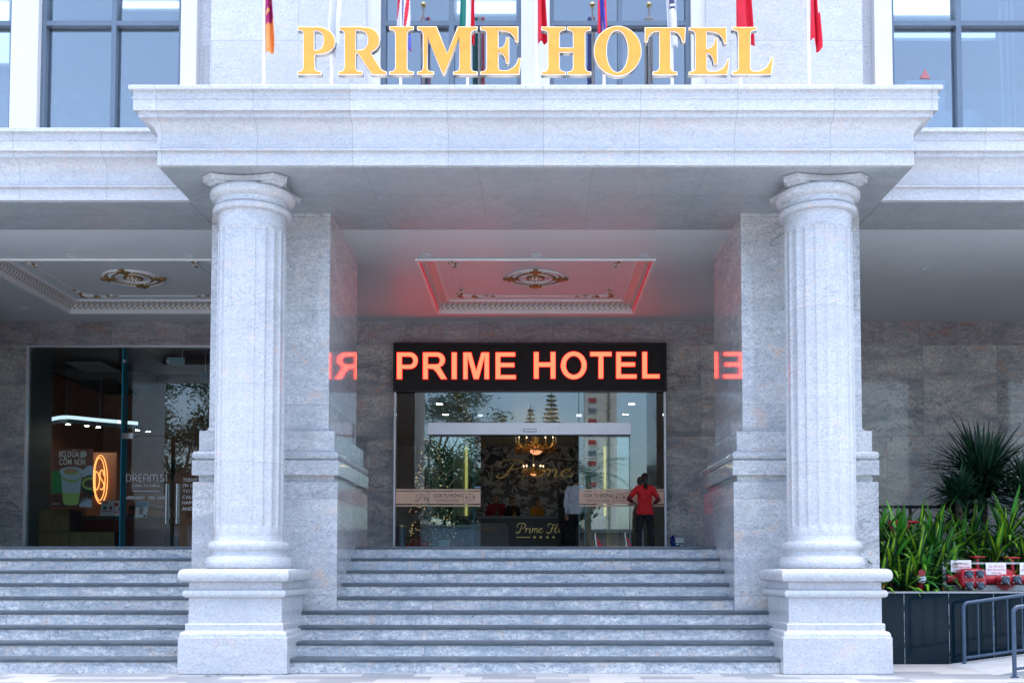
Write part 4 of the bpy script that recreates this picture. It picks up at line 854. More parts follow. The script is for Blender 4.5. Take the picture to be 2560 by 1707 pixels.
def shred(cx_, cy_, r, a0, a1, n):
    for i in range(n):
        a = radians(rs.uniform(a0, a1)); rr = r*rs.uniform(.55, 1.0); w_ = 6; dx, dy = cos(a), -sin(a)
        pp([(cx_-dy*w_, cy_+dx*w_), (cx_+dx*rr-dy*2, cy_+dy*rr+dx*2), (cx_+dx*rr+dy*2, cy_+dy*rr-dx*2), (cx_+dy*w_, cy_-dx*w_)], 3)
pp([(890,545),(905,455),(960,410),(1042,400),(1040,560)], 3); shred(985, 505, 120, 60, 150, 14)
pp([(x_, y_) for x_, y_ in arc(1010, 660, 132, 135, 60, 268, 24)]+[(1040,530),(1036,800)], 8); pp([q for q in arc(1010, 640, 118, 88, 78, 282, 20)], 6); pp(arc(1012, 640, 88, 62, 78, 282, 18), 6); pp(arc(1000, 640, 75, 54, 62, 298, 18), 9)
pp([(610,510),(895,520),(868,770),(850,890),(830,925),(745,938),(660,925),(640,890),(628,740)], 4); pp([(628,745),(700,775),(790,765),(868,775),(850,890),(830,922),(745,936),(660,922),(642,890)], 6)
pp([(612,540),(700,585),(800,600),(892,545),(880,575),(800,630),(690,610),(618,570)], 5); pp(arc(752, 475, 160, 60, 0, 360, 36)[:-1], 3); pp(arc(752, 470, 132, 44, 0, 360, 36)[:-1], 4); pp(arc(752, 488, 108, 38, 0, 360, 30)[:-1], 6); pp(arc(745, 470, 88, 30, 0, 360, 30)[:-1], 10)
pp([(855,925),(900,890),(960,860),(1031,850),(1029,960),(870,958)], 3); shred(960, 925, 110, 60, 200, 14)
pp(arc(918, 246, 44, 46, 0, 360, 24)[:-1], 2); pp([(878,255),(872,292),(915,288)], 2)
b.build('print', [M[n_] for n_ in PM], R)
fit_text('BƠ DỪA', *[40+v/5.407 for v in (582, 856)], 1090+280/5.407, 1090+206/5.407, YPo-.05, M['po_cream'], R, offset=.025, ext=.0004)
fit_text('CỐM', *[40+v/5.407 for v in (580, 752)], 1090+384/5.407, 1090+310/5.407, YPo-.05, M['po_cream'], R, offset=.025, ext=.0004)
fit_text('NON', *[40+v/5.407 for v in (790, 935)], 1090+386/5.407, 1090+312/5.407, YPo-.05, M['po_cream'], R, offset=.025, ext=.0004)
fit_text('DREAM SI', *[40+v/5.407 for v in (484, 594)], 1090+922/5.407, 1090+903/5.407, YPo-.05, M['po_cream'], R, ext=.0004)
# neon oval on its lit panel
YN = 24.6; M['neon'] = emit('orange_neon', (1, .36, .1), 2.6); M['neon_panel'] = plain('copper_panel', (.27,.11,.06), .5, var=.1)
a0, a1 = at(212, 1300, YN), at(288.5, 1130, YN); R = thing('neon_sign', 'orange neon oval with the letters DS on a copper panel', 'neon sign', ((a0[0]+a1[0])/2, YN, a0[2]))
MB().box(a0[0], a1[0], YN+.05, YN+.12, LZ, a1[2]).build('back_panel', M['neon_panel'], R)
def tubes(loops, rad, nm, Y=YN):
    b = MB()
    for L in loops: b.tube([at(p[0], p[1], Y) for p in L], rad, 8)
    return b.build(nm, M['neon'], R, 60)
tubes([arc(251, 1197.5, 17.5, 60, 0, 360, 40), arc(249, 1197, 13.5, 53, 0, 360, 40)], .012, 'oval_tube')
tubes([smooth_path([(238,1178),(238,1222),(245,1219),(249,1200),(245,1182),(238,1178)], 4), smooth_path([(259.5,1189),(258,1177),(252,1176),(249.5,1190),(255,1200),(260,1212),(256,1223),(250,1221)], 5)], .013, 'letter_tube')
# counter, cabinets, menus
R = thing('display_cabinet', 'low olive wood cabinet of square doors inside the cafe window', 'cabinet', (xat(170, 21.7), 21.7, LZ))
x0, x1 = xat(58, 21.7), xat(285, 21.7); zl = zat(1328, 21.7); zu = zat(1273, 21.7); xu = xat(171, 21.7)
MB().box(x0, x1, 21.72, 22.3, LZ, zl).box(x0, xu, 21.72, 22.3, zl, zu).build('carcass', M['black'], R)
M['wood'] = None
k = N('olive_wood'); p = k.pos(); M['wood'] = k.bsdf(k.ramp(k.noise(k.map(p, (9, 9, .8)), 5, 5, .6, .3), [(.3, (.15,.09,.03)), (.7, (.3,.195,.075))]), .5)
for i in range(6): w_ = (x1-x0)/6; MB().box(x0+i*w_+.006, x0+(i+1)*w_-.006, 21.70, 21.72, LZ+.02, zl-.008).build('door', M['wood'], R)
for i in range(3): w_ = (xu-x0)/3; MB().box(x0+i*w_+.006, x0+(i+1)*w_-.006, 21.70, 21.72, zl+.008, zu-.005).build('door', M['wood'], R)
R = thing('cafe_counter', 'dark red cafe counter with grey top', 'counter', (xat(300, 23.4), 23.4, LZ)); x0, x1 = xat(190, 23.4), xat(407, 23.4)
MB().box(x0, x1, 23.45, 24.1, LZ, zat(1298, 23.4)).build('body', plain('dark_red_tile', (.13,.03,.028), .35, var=.15, scale=12), R); MB().box(x0-.03, x1+.03, 23.4, 24.15, zat(1298, 23.4), zat(1289, 23.4)).build('counter_top', M['duct'], R)
def card(px0, px1, py0, py1, Y, base, lab, spots):
    a0, a1 = at(px0, py0, Y), at(px1, py1, Y); R = thing('menu_stand', lab, 'menu', ((a0[0]+a1[0])/2, Y, a0[2]))
    MB().prism([(Y, a0[2]), (Y+.02, a0[2]), (Y+.12, a1[2]), (Y+.1, a1[2])], 'x', a0[0], a1[0]).build('board', base, R)
    b = MB(); b.cur = 0; W_, H_ = a1[0]-a0[0], a1[2]-a0[2]
    for (u0, u1, v0, v1, mi) in spots: b.m(mi); b.add([(a0[0]+u*W_, Y+.1*v-.003, a0[2]+v*H_) for u, v in ((u0, v0), (u1, v0), (u1, v1), (u0, v1))], [(0, 1, 2, 3)])
    b.build('print', [M['text_red'], M['po_moss'], M['po_dark'], plain('blue_print', (.03,.2,.34), .5)], R)
card(249, 305, 1289, 1250, 23.3, M['sign_white'], 'white printed menu board standing on the cafe counter', [(.05,.3,.82,.92,0),(.1,.28,.4,.62,1),(.4,.52,.42,.6,2),(.6,.78,.62,.85,0),(.05,.55,.28,.33,0),(.6,.9,.2,.25,0),(.8,.9,.35,.55,0)])
card(337, 367, 1293, 1252, 23.2, M['sign_white'], 'blue and white leaflet standing on the cafe counter', [(.0,1,.66,.98,3),(.3,.65,.2,.6,2),(.7,.95,.03,.18,2),(.1,.9,.74,.8,3)])
card(318, 334, 1290, 1262, 23.25, M['black'], 'small dark leaflet beside the blue one on the cafe counter', [(.2,.45,.2,.5,0),(.55,.8,.25,.55,0)])
# track light, exit sign, ducts, air conditioner, plant
M['spot'] = emit('spot_lens', (1, .88, .74), 260); M['tubelight'] = emit('white_light_tube', (.75, .9, 1), 1.3)
R = thing('track_light', 'curved hanging white light ring with spotlights in the cafe', 'track light', at(220, 1050, 24))
PT = [at(96, 1060, 22.9), at(120, 1050, 23.2), at(146, 1044, 23.6), at(166, 1042.5, 24.0), at(190, 1044, 24.1), at(250, 1050, 24.2), at(345, 1058, 24.4)]
b = MB(); b.tube(smooth_path(PT, 5), (.016, .04), 8); b.build('light_tube', M['tubelight'], R, 50)
b = MB(); b.tube(smooth_path([(q[0], q[1], q[2]-.09) for q in PT], 5), (.03, .05), 8)
for i in (1, 3, 5): b.tube([PT[i], (PT[i][0], PT[i][1], CC)], .008, 5)
b.build('rail', M['frame'], R, 50)
for px, py in ((171, 1056), (216.5, 1060), (246, 1063), (344, 1071), (371, 1074)):
    q = at(px, py, 24.15); sp_ = MB().lathe([(.05, 0), (.05, -.1)], (q[0], q[1], q[2]+.06), 12).build('spotlight', M['duct'], R, 40); MB().lathe([(.046, -.001), (0, -.002)], (q[0], q[1], q[2]-.042), 12, False).build('lens', M['spot'], sp_)
def hang(px0, px1, py0, py1, Y, mat, lab, nm):
    a0, a1 = at(px0, py0, Y), at(px1, py1, Y); R = thing(nm, lab, 'hanging sign', ((a0[0]+a1[0])/2, Y, a1[2])); MB().box(a0[0], a1[0], Y, Y+.05, a0[2], a1[2]).build('panel', mat, R)
    MB().tube([(a1[0]-.05, Y+.02, a1[2]), (a1[0]-.05, Y+.02, CC)], .006, 5).build('cord', M['alu'], R)
hang(417, 461, 911, 893, 22.2, plain('pale_blue_sign', (.4,.52,.56), .5), 'blank pale sign hanging from the dark cafe ceiling', 'hanging_sign')
hang(499, 518, 948, 931, 22.6, M['rail'], 'small dark blue sign hanging beside the stone pier', 'hanging_sign')
Dc = MB(); Dc.tube([at(140, 868, 24.5), at(150, 900, 24.5), at(190, 915, 24.6), at(290, 915, 25), at(330, 935, 25), at(370, 960, 25.3)], .33, 16); solo(Dc.build('air_duct', M['duct'], None, 50), 'fat grey air duct bending under the cafe ceiling', 'duct')
R = thing('air_conditioner', 'grey ceiling air conditioner cassette in the cafe', 'air conditioner', at(222, 890, 23.5)); a0, a1 = at(180, 908, 23.5), at(258, 874, 23.5)
MB().box(a0[0], a1[0], 23.5, 24.3, a0[2], a1[2]).build('casing', M['duct'], R); MB().box(a0[0]-.06, a1[0]+.06, 23.3, 24.4, a0[2]-.035, a0[2]).build('grille', plain('pale_grille', (.2,.25,.26), .5), R)
a0 = at(98, 920, 22.6); R = thing('wall_speaker', 'small black and white loudspeaker high on the cafe wall', 'loudspeaker', a0); MB().box(a0[0]-.02, a0[0]+.15, 22.5, 22.75, a0[2]-.08, a0[2]+.08).build('cabinet', M['black'], R); MB().ball((a0[0]-.06, 22.6, a0[2]), (.09, .09, .06), 14, 10).build('cone', M['duct'], R, 60)

X, _, Z = at(430, 1168, 22.1); R = thing('potted_plant', 'thin leafed potted palm behind the cafe door handles', 'plant', (X, 22.1, LZ)); b = MB(); rnd = random.Random(12)
def strap_leaf(mb, base, az, el, L, w_, droop, seg=7):
    d = Vector((cos(az)*cos(el), sin(az)*cos(el), sin(el))); p_ = Vector(base); side = Vector((-sin(az), cos(az), 0)); b0 = len(mb.v)
    for i in range(seg+1):
        t = i/seg; ww = w_*(1-t)**.6+.001; mb.v += [tuple(p_+side*ww), tuple(p_-side*ww)]; p_ = p_+d*(L/seg); d = (d+Vector((0, 0, -droop/seg))).normalized()
    for i in range(seg): a = b0+2*i; mb.f.append((a, a+1, a+3, a+2)); mb.mi.append(0)
for i in range(46): strap_leaf(b, (X, 22.1, Z-.15+rnd.uniform(-.12, .15)), rnd.uniform(0, 2*pi), rnd.uniform(-.1, 1.35), rnd.uniform(.4, .68), .022, rnd.uniform(.5, 1.6))
b.build('leaves', M['leaf_yucca'], R, 60); MB().tube([(X, 22.1, LZ+.3), (X+.02, 22.1, Z-.1)], [.04, .03], 8).build('trunk', M['bark'], R, 60); MB().lathe([(.14, 0), (.18, .34), (.16, .34), (.15, .3)], (X, 22.1, LZ), 20).build('pot', M['black'], R, 40)
# ------------------------------------------------------------------ people
def fuse(mb, vox, smooth=2):
    me = mb.mesh(M['skin'], None); o = bpy.data.objects.new('t', me)
    r = o.modifiers.new('r', 'REMESH'); r.mode = 'VOXEL'; r.voxel_size = vox
    s_ = o.modifiers.new('s', 'SMOOTH'); s_.iterations = smooth; s_.factor = .5
    me2 = evaled(o); me2.polygons.foreach_set('use_smooth', [True]*len(me2.polygons)); return me2
def limb(mb, pts, rad, n=14):
    P = [tuple(p) for p in pts]; mb.tube(P, rad, n)
    for p, r in ((P[0], rad[0]), (P[-1], rad[-1])): mb.ball(p, r if not isinstance(r, tuple) else (r[0], r[1], min(r)), 12, 8)
def torso(mb, rows, n=24):
    vs = []; fs = []
    for z, rx, ry, y in rows:
        for i in range(n): t = 2*pi*i/n; c_, s_ = cos(t), sin(t); vs.append((rx*abs(c_)**.8*(1 if c_ > 0 else -1), y+ry*abs(s_)**.9*(1 if s_ > 0 else -1), z))
    for i in range(len(rows)-1):
        for j in range(n): a, b = i*n+j, i*n+(j+1) % n; fs.append((a, b, b+n, a+n))
    fs.append(tuple(range(n))[::-1]); o = (len(rows)-1)*n; fs.append(tuple(range(o, o+n))); mb.add(vs, fs)
def person(label, loc, Ht, yaw, arms, top, bottom, hair='short', sleeve='long', cuff=None, tilt=0, female=False, open_coat=None, stance=.1, vox=.009):
    """built facing -Y at 1.70 m, then scaled and turned; arms = ((elbow),(wrist)) for the figure's -X and +X side"""
    R = thing('person', label, 'person', loc, None, yaw); s = Ht/1.70
    sw = .165 if female else .19; T = Matrix.Scale(s, 4)
    B = MB(); hw = .165 if female else .155
    rows = [(.78, hw, .105, .005), (.88, hw+.005, .115, .01), (1.0, .135 if female else .15, .095, 0), (1.08, .128 if female else .148, .09, 0), (1.22, .15 if female else .165, .108, -.005), (1.34, .165 if female else .18, .1, 0), (1.41, .13, .075, .005), (1.455, .065, .06, .01)]
    torso(B, rows)
    hd = lambda x, y, z: (x+sin(tilt)*(z-1.45), y-.01, z)
    limb(B, [(0, .012, 1.42), hd(0, .008, 1.53)], [.058, .05])
    B.ball(hd(0, .0, 1.615), (.074, .09, .098), 20, 14); B.ball(hd(0, -.02, 1.55), (.055, .065, .06), 16, 10); B.ball(hd(0, -.062, 1.515), (.028, .025, .022), 10, 8)
    B.tube([hd(0, -.085, 1.635), hd(0, -.105, 1.6), hd(0, -.112, 1.583)], [.009, .013, .016], 8); B.ball(hd(0, -.086, 1.548), (.026, .012, .012), 10, 6)
    for sx in (-1, 1): B.ball(hd(sx*.076, .01, 1.6), (.012, .026, .034), 10, 8)
    Cl = MB(); Pt = MB(); Cf = MB()
    for sx, (el, wr) in zip((-1, 1), arms):
        sh = Vector((sx*sw, .005, 1.385)); el = Vector(el); wr = Vector(wr)
        limb(B, [sh, (sh+el)/2, el], [.052, .046, .038]); limb(B, [el, el.lerp(wr, .35), wr], [.038, .039, .025])
        d = (wr-el).normalized(); side = d.cross(Vector((0, 0, 1)) if abs(d.z) < .9 else Vector((0, -1, 0))).normalized(); nrm = side.cross(d)
        pk = wr+d*.075; B.tube([wr, wr+d*.04, pk], [(.024, .018), (.037, .016), (.038, .014)], 10)
        for q, L in ((-.028, .062), (-.0095, .072), (.0095, .068), (.028, .052)):
            b0 = pk+side*q; b1 = b0+d*L*.5-nrm*.008; b2 = b1+d*L*.4-nrm*.025; B.tube([b0-d*.012, b0, b1, b2], [.009, .009, .0085, .007], 7)
        b0 = wr+d*.03-side*.03*sx; B.tube([b0, b0+d*.03-side*.022*sx-nrm*.01, b0+d*.055-side*.026*sx-nrm*.02], [.011, .01, .008], 7)
        if sleeve == 'short': limb(Cl, [sh+Vector((-sx*.03, 0, .01)), sh, sh.lerp(el, .68)], [.062, .066, .06])
        else: limb(Cl, [sh+Vector((-sx*.03, 0, .01)), sh, el], [.064, .066, .055]); limb(Cl, [el, el.lerp(wr, .9)], [.054, .04])
        if cuff: limb(Cf, [sh.lerp(el, .6), el], [.05, .046]); limb(Cf, [el, el.lerp(wr, .45)], [.046, .04])
        hip = Vector((sx*.085, .005, .86)); kn = Vector((sx*stance, -.02, .48)); an = Vector((sx*(stance+.012), .02, .085))
        limb(B, [hip, hip.lerp(kn, .5), kn], [.088, .075, .055]); limb(B, [kn, kn.lerp(an, .35), an], [.055, .056, .036])
        limb(Pt, [hip, hip.lerp(kn, .5), kn], [.1, .088, .068]); limb(Pt, [kn, kn.lerp(an, .4), an+Vector((0, 0, -.03))], [.068, .068, .062])
        f = MB(); f.tube([an+Vector((0, .035, -.055)), an+Vector((0, -.05, -.05)), an+Vector((sx*.01, -.15, -.06)), an+Vector((sx*.012, -.2, -.065))], [(.035, .03), (.042, .04), (.046, .026), (.03, .016)], 12)
        me = f.mesh(M['shoe'], 60); me.transform(T); link('shoe', me, R)
    def put(mb, nm, mat, vx=vox, sm=2):
        me = fuse(mb, vx, sm)
        if nm in ('shirt', 'coat', 'trousers'):
            ns_ = [tuple(v.normal) for v in me.vertices]; cs_ = [tuple(v.co) for v in me.vertices]; out = []
            for c_, n_ in zip(cs_, ns_):
                x, y, z = c_; f = .0045*sin(z*46+x*31+4*sin(x*17+y*9))+.004*sin(z*23-x*40+y*25); out += [x+n_[0]*f, y+n_[1]*f, z+n_[2]*f]
            me.vertices.foreach_set('co', out)
        me.transform(T); me.materials.clear(); me.materials.append(mat); return link(nm, me, R)
    put(B, 'body', M['skin'], min(vox, .0075))
    if cuff: put(Cf, 'undershirt', cuff)
    g = 1.1; rows2 = [(.80 if sleeve == 'short' else .84, hw*1.13, .13, .005), (.9, hw*1.12, .128, .008), (1.0, (.135 if female else .15)*1.14, .112, 0), (1.08, (.128 if female else .148)*1.15, .107, 0), (1.22, (.15 if female else .165)*1.1, .122, -.004), (1.34, (.165 if female else .18)*1.08, .113, 0), (1.41, .145, .085, .006), (1.465, .08, .07, .012)]
    torso(Cl, rows2)
    if open_coat:
        put(Cl, 'coat', top); F = MB(); torso(F, [(.86, .07, .05, -.09), (1.0, .065, .05, -.078), (1.2, .06, .05, -.085), (1.38, .05, .045, -.06)]); put(F, 'blouse', open_coat)
    else: put(Cl, 'shirt', top)
    if not female or True:
        torso(Pt, [(.76, hw*1.06, .118, .005), (.86, hw*1.08, .12, .01), (.95, (hw-.01)*1.04, .108, .004), (1.0, (hw-.015)*1.02, .1, 0)]); put(Pt, 'trousers', bottom)
    Hr = MB(); Hr.ball(hd(0, .014, 1.635), (.083, .095, .096), 20, 14)
    if hair == 'ponytail': Hr.ball(hd(0, .03, 1.6), (.078, .08, .09), 16, 10); Hr.tube([hd(0, .1, 1.63), hd(0, .125, 1.58), hd(0, .12, 1.5), hd(-.01, .105, 1.4), hd(-.015, .1, 1.33)], [.03, .045, .05, .038, .012], 12)
    elif hair == 'bun': Hr.ball(hd(0, .03, 1.6), (.08, .085, .09), 16, 10); Hr.ball(hd(0, .115, 1.64), (.045, .04, .045), 12, 8)
    else: Hr.ball(hd(0, .04, 1.59), (.074, .064, .08), 16, 10)
    me = fuse(Hr, .008, 2)
    bm = bmesh.new(); bm.from_mesh(me)      # clear the face under the fringe
    hy = -.06+.0; kill = [v for v in bm.verts if v.co.y < -.045 and v.co.z < 1.655 and not v.co.z > 1.66]
    bmesh.ops.delete(bm, geom=kill, context='VERTS'); bm.to_mesh(me); bm.free()
    me.transform(T); me.materials.clear(); me.materials.append(M['hair']); o = link('hair', me, R); o.modifiers.new('s', 'SOLIDIFY').thickness = .004
    ey = MB()
    for sx in (-1, 1): ey.ball(hd(sx*.031, -.082, 1.612), (.012, .008, .006), 8, 6)
    me = ey.mesh(M['hair'], 60); me.transform(T); link('eyes', me, R)
    mo = MB(); mo.ball(hd(0, -.094, 1.548), (.022, .006, .006), 10, 6); me = mo.mesh(M['maroon'], 60); me.transform(T); link('mouth', me, R)
    return R
down = (((-.23, .03, 1.1), (-.235, -.03, .86)), ((.23, .03, 1.1), (.235, -.03, .86)))
desk = (((-.25, .02, 1.12), (-.14, -.22, 1.1)), ((.25, .02, 1.12), (.12, -.24, 1.1)))
person('woman in a red shirt and black trousers seen from behind, wiping the glass wall', (xat(1613, 20.33), 20.33, LZ), 1.5, pi, (((-.3, .0, 1.13), (-.17, -.2, 1.02)), ((.36, .02, 1.15), (.2, -.2, 1.06))), M['red_shirt'], M['dark_cloth'], 'ponytail', 'short', M['maroon'], female=True, stance=.13, vox=.007)
person('man in a white shirt standing in the doorway with his back to the street', (xat(1441, 23.05), 23.05, LZ), 1.73, pi-.45, down, M['white_shirt'], M['dark_cloth'], 'short')
person('person in black clothes half hidden behind the man in the white shirt', (xat(1412, 23.9), 23.9, LZ), 1.62, pi/2+.6, (((-.2, .05, 1.1), (-.2, -.1, .9)), ((.23, -.05, 1.15), (.1, -.28, 1.15))), M['dark_cloth'], M['dark_cloth'], 'short')
person('receptionist in a dark red jacket with white stripes behind the desk', (xat(1240, 29.6), 29.6, LZ), 1.75, .2, desk, M['red_dark'], M['dark_cloth'], 'short', open_coat=M['duct'])
person('receptionist in a black jacket over a yellow blouse behind the desk', (xat(1281, 29.6), 29.6, LZ), 1.66, .5, desk, M['dark_cloth'], M['dark_cloth'], 'bun', female=True, open_coat=M['mustard'])
person('receptionist in a mustard yellow top looking right behind the desk', (xat(1343, 29.6), 29.6, LZ), 1.64, .7, desk, M['mustard'], M['dark_cloth'], 'bun', female=True)
# ------------------------------------------------------------------ planter on the right
YPl = 14.2; zp = zat(1478, YPl); zsoil = zp-.06
R = thing('planter_wall', 'polished black granite planter wall with thin grey coping', 'planter', (9, YPl, 0))
MB().box(4.1, 16.9, YPl, YPl+.12, 0, zp-.022).build('wall_face', M['black_granite'], R); MB().box(4.1, 16.9, YPl-.012, YPl+.14, zp-.022, zp).build('coping', plain('grey_coping', (.3,.31,.33), .4), R)
tag(MB().box(4.72, 16.9, YPl+.14, YW, 0, zsoil).build('planter_soil', M['soil']), kind='structure')
def strap(mb, base, az, el, L, w_, droop, seg=7, fold=.25, inner=1, outer=0):
    """one strap leaf, a pale stripe along the middle"""
    d0 = Vector((cos(az)*cos(el), sin(az)*cos(el), sin(el))); p_ = Vector(base); side = Vector((-sin(az), cos(az), 0)); rows = []; d = d0.copy()
    for i in range(seg+1):
        t = i/seg; ww = w_*(min(1, .35+2.2*t) if t < .3 else 1)*(1-max(0, t-.45)/.55)**.8; up = side.cross(d).normalized()
        rows.append([p_+side*ww+up*fold*ww, p_+side*ww*.42, p_-side*ww*.42, p_-side*ww+up*fold*ww]); p_ = p_+d*(L/seg); d = (d+Vector((0, 0, -droop/seg))).normalized()
    b0 = len(mb.v); mb.v += [tuple(v) for r in rows for v in r]
    for i in range(seg):
        for j in range(3): a = b0+i*4+j; mb.f.append((a, a+1, a+5, a+4)); mb.mi.append(inner if j == 1 else outer)
def dracaena(px, Y, seed, hts, label, n=19, L=.66):
    rnd = random.Random(seed); X = xat(px, Y); R = thing('dracaena', label, 'plant', (X, Y, zsoil), 'striped leafed plants in the planter')
    b = MB(); st = MB(); hts = list(hts)+[(-.16, -.05, .16), (.15, .02, .2), (.02, .16, .3)]
    for k_, (dx, dy, h) in enumerate(hts):
        top = (X+dx, Y+dy, zsoil+h); st.tube([(X+dx*.3, Y+dy*.3, zsoil-.05), (X+dx*.8, Y+dy*.8, zsoil+h*.6), top], [.02, .017, .014], 7)
        for i in range(n):
            az = i*2.4+rnd.uniform(-.3, .3); t = i/n; el = lerp(1.35, .25, t**.9)+rnd.uniform(-.12, .12)
            strap(b, (top[0], top[1], top[2]-.16*t), az, el, L*rnd.uniform(.75, 1.15), rnd.uniform(.036, .056), lerp(.3, 1.25, t)+rnd.uniform(0, .4), inner=1 if rnd.random() < .7 else 2, outer=0 if rnd.random() < .7 else 2)
        if rnd.random() < .6: strap(b, (top[0], top[1], top[2]-.2), rnd.uniform(-2.6, -.5), -.1, .4, .022, .8, inner=3, outer=3)
    b.build('leaves', [M['leaf_dark'], M['leaf_light'], M['leaf_mid'], M['leaf_dry']], R, 60); st.build('stem', M['bark'], R, 60)
dracaena(2226, 14.75, 1, ((0, 0, .42), (.12, .12, .62), (-.08, .25, .8)), 'striped green plant tight against the stone column pedestal')
dracaena(2290, 14.72, 2, ((0, 0, .28), (.12, .2, .5), (-.1, .3, .72)), 'striped green plant in front of the red hand wheel')
dracaena(2352, 14.95, 3, ((0, 0, .4), (.05, .25, .65), (-.15, .3, .55)), 'striped green plant left of the white placards')
dracaena(2300, 15.9, 4, ((0, 0, .75), (.3, .1, .85), (-.3, .1, .9)), 'striped green plant at the back of the planter near the wall')
dracaena(2400, 15.9, 5, ((0, 0, .72), (.25, .15, .8), (-.2, .1, .6)), 'striped green plant under the big spiky palm')
dracaena(2492, 15.5, 6, ((0, 0, .62), (.22, .15, .8), (-.16, .2, .5)), 'striped green plant behind the middle placard')
dracaena(2562, 15.4, 7, ((0, 0, .6), (.2, .1, .82), (-.12, .2, .95)), 'striped green plant at the right edge of the photo')
def yucca(px, py, Y, r, n, label, seed, trunk=True):
    rnd = random.Random(seed); X, _, Z = at(px, py, Y); R = thing('spiky_palm', label, 'palm', (X, Y, zsoil)); b = MB()
    for i in range(n):
        az = rnd.uniform(0, 2*pi); el = rnd.uniform(-.4, 1.4); h = rnd.uniform(-.25, .12)*r/.7
        strap(b, (X+.04*cos(az), Y+.04*sin(az), Z+h), az, el, r*rnd.uniform(.75, 1.12), rnd.uniform(.024, .04), rnd.uniform(.1, .7), 5, .35, rnd.choice((0, 0, 1)), 0)
    b.build('leaves', [M['leaf_yucca'], M['leaf_dark']], R, 60); MB().tube([(X, Y, zsoil-.05), (X+.03, Y, (Z+zsoil)/2), (X, Y, Z)], [.08, .065, .05], 10).build('trunk', M['bark'], R, 60)
yucca(2455, 1200, 16.9, 1.02, 250, 'big dark spiky palm head standing against the granite wall', 1)
yucca(2395, 1232, 16.4, .5, 110, 'smaller dark spiky palm leaning left below the big one', 2)
yucca(2578, 1225, 16.2, .72, 150, 'dark spiky palm cut by the right edge of the photo', 3)
yucca(2400, 1290, 16.6, .55, 80, 'low dark spiky palm tuft near the black rail', 4)
R = thing('black_rail', 'thin black rail at the back of the planter', 'rail', (xat(2250, 17.6), 17.6, zsoil)); zr = zat(1266, 17.6)
MB().box(4.75, 7.6, 17.57, 17.63, zr-.03, zr+.02).build('top_bar', M['black'], R)
for x in (5.2, 6.3, 7.4): MB().box(x-.02, x+.02, 17.58, 17.62, zsoil-.05, zr-.03).build('post', M['black'], R)
# fire hose inlets
def lathe_y(prof, c_, n=24):
    m = MB().lathe(prof, (0, 0, 0), n); m.v = [(c_[0]+x, c_[1]-z, c_[2]+y) for x, y, z in m.v]; return m
def cap(par, x, y, z, r):
    st = lathe_y([(r*1.05, -.05), (r*1.05, .02), (r*.9, .03)], (x, y, z)).build('outlet', M['red_paint'], par, 40)
    h = MB().lathe([(r, .025), (r, .075), (r*.8, .085)], (0, 0, 0), 8); h.v = [(x+a, y-c_, z+b_) for a, b_, c_ in h.v]; h.build('cap', M['cap_blue'], st, 30)
    l = MB()
    for q in (.7, 2.3, 3.9, 5.4): l.ball((x+r*1.12*cos(q), y-.035, z+r*1.12*sin(q)), (.014, .014, .014), 6, 5)
    l.build('lug', M['galv'], st, 60)
    MB().tube(smooth_path([(x, y-.09, z), (x+.03, y-.1, z-.05), (x+.06, y-.07, z-.1), (x+.03, y-.05, z-.13)], 4), .003, 5).build('chain', M['galv'], st)
def soft_box(c_, h, p_=.45):
    m = MB().ball((0, 0, 0), 1, 28, 18); f = lambda v: (1 if v > 0 else -1)*abs(v)**p_
    m.v = [(c_[0]+h[0]*f(x), c_[1]+h[1]*f(y), c_[2]+h[2]*f(z)) for x, y, z in m.v]; return m
Yh = 14.62; c0 = at(2428, 1446, Yh); s1 = Yh/2620
R = thing('fire_inlet', 'red fire hose inlet with four dark capped outlets', 'fire hose inlet', c0)
soft_box(c0, (.185, .13, .145)).build('body', M['red_paint'], R, 60)
MB().tube([(c0[0], Yh+.05, c0[2]), (c0[0]+.0, Yh+.5, c0[2])], .075, 16).tube([(c0[0]-.3, Yh+.12, c0[2]-.0), (c0[0], Yh+.12, c0[2])], .06, 16).build('pipe', M['red_paint'], R, 60)
for px, py in ((2420.5, 1433.5), (2448, 1433), (2421, 1463), (2449, 1463.5)): x, _, z = at(px, py, Yh-.13); cap(R, x, Yh-.12, z, .052)
c0 = at(2521, 1448, Yh); R = thing('fire_inlet', 'red fire hose inlet with two dark capped outlets and a round flange', 'fire hose inlet', c0)
soft_box(c0, (.165, .11, .075), .6).build('body', M['red_paint'], R, 60); lathe_y([(.15, -.12), (.15, -.09)], (c0[0], Yh, c0[2]), 28).build('flange', M['red_paint'], R, 40)
MB().tube([(c0[0]-.42, Yh+.12, c0[2]), (c0[0]+.5, Yh+.12, c0[2])], .065, 16).tube([(c0[0], Yh, c0[2]), (c0[0], Yh+.5, c0[2])], .07, 16).build('pipe', M['red_paint'], R, 60)
for px, py in ((2511.5, 1449), (2541, 1447.5)): x, _, z = at(px, py, Yh-.12); cap(R, x, Yh-.1, z, .055)
R = thing('pipe_frame', 'galvanised steel frame behind the red fire inlets', 'frame', at(2362, 1475, 14.75)); b = MB()
bx(2358, 2366, 1478, 1404, 14.75, .04, b); b.build('post', M['galv'], R); bx(2366, 2640, 1409.5, 1405, 14.76, .03).build('rail', M['galv'], R); bx(2366, 2640, 1476, 1462, 14.72, .05).build('base_rail', M['galv'], R)
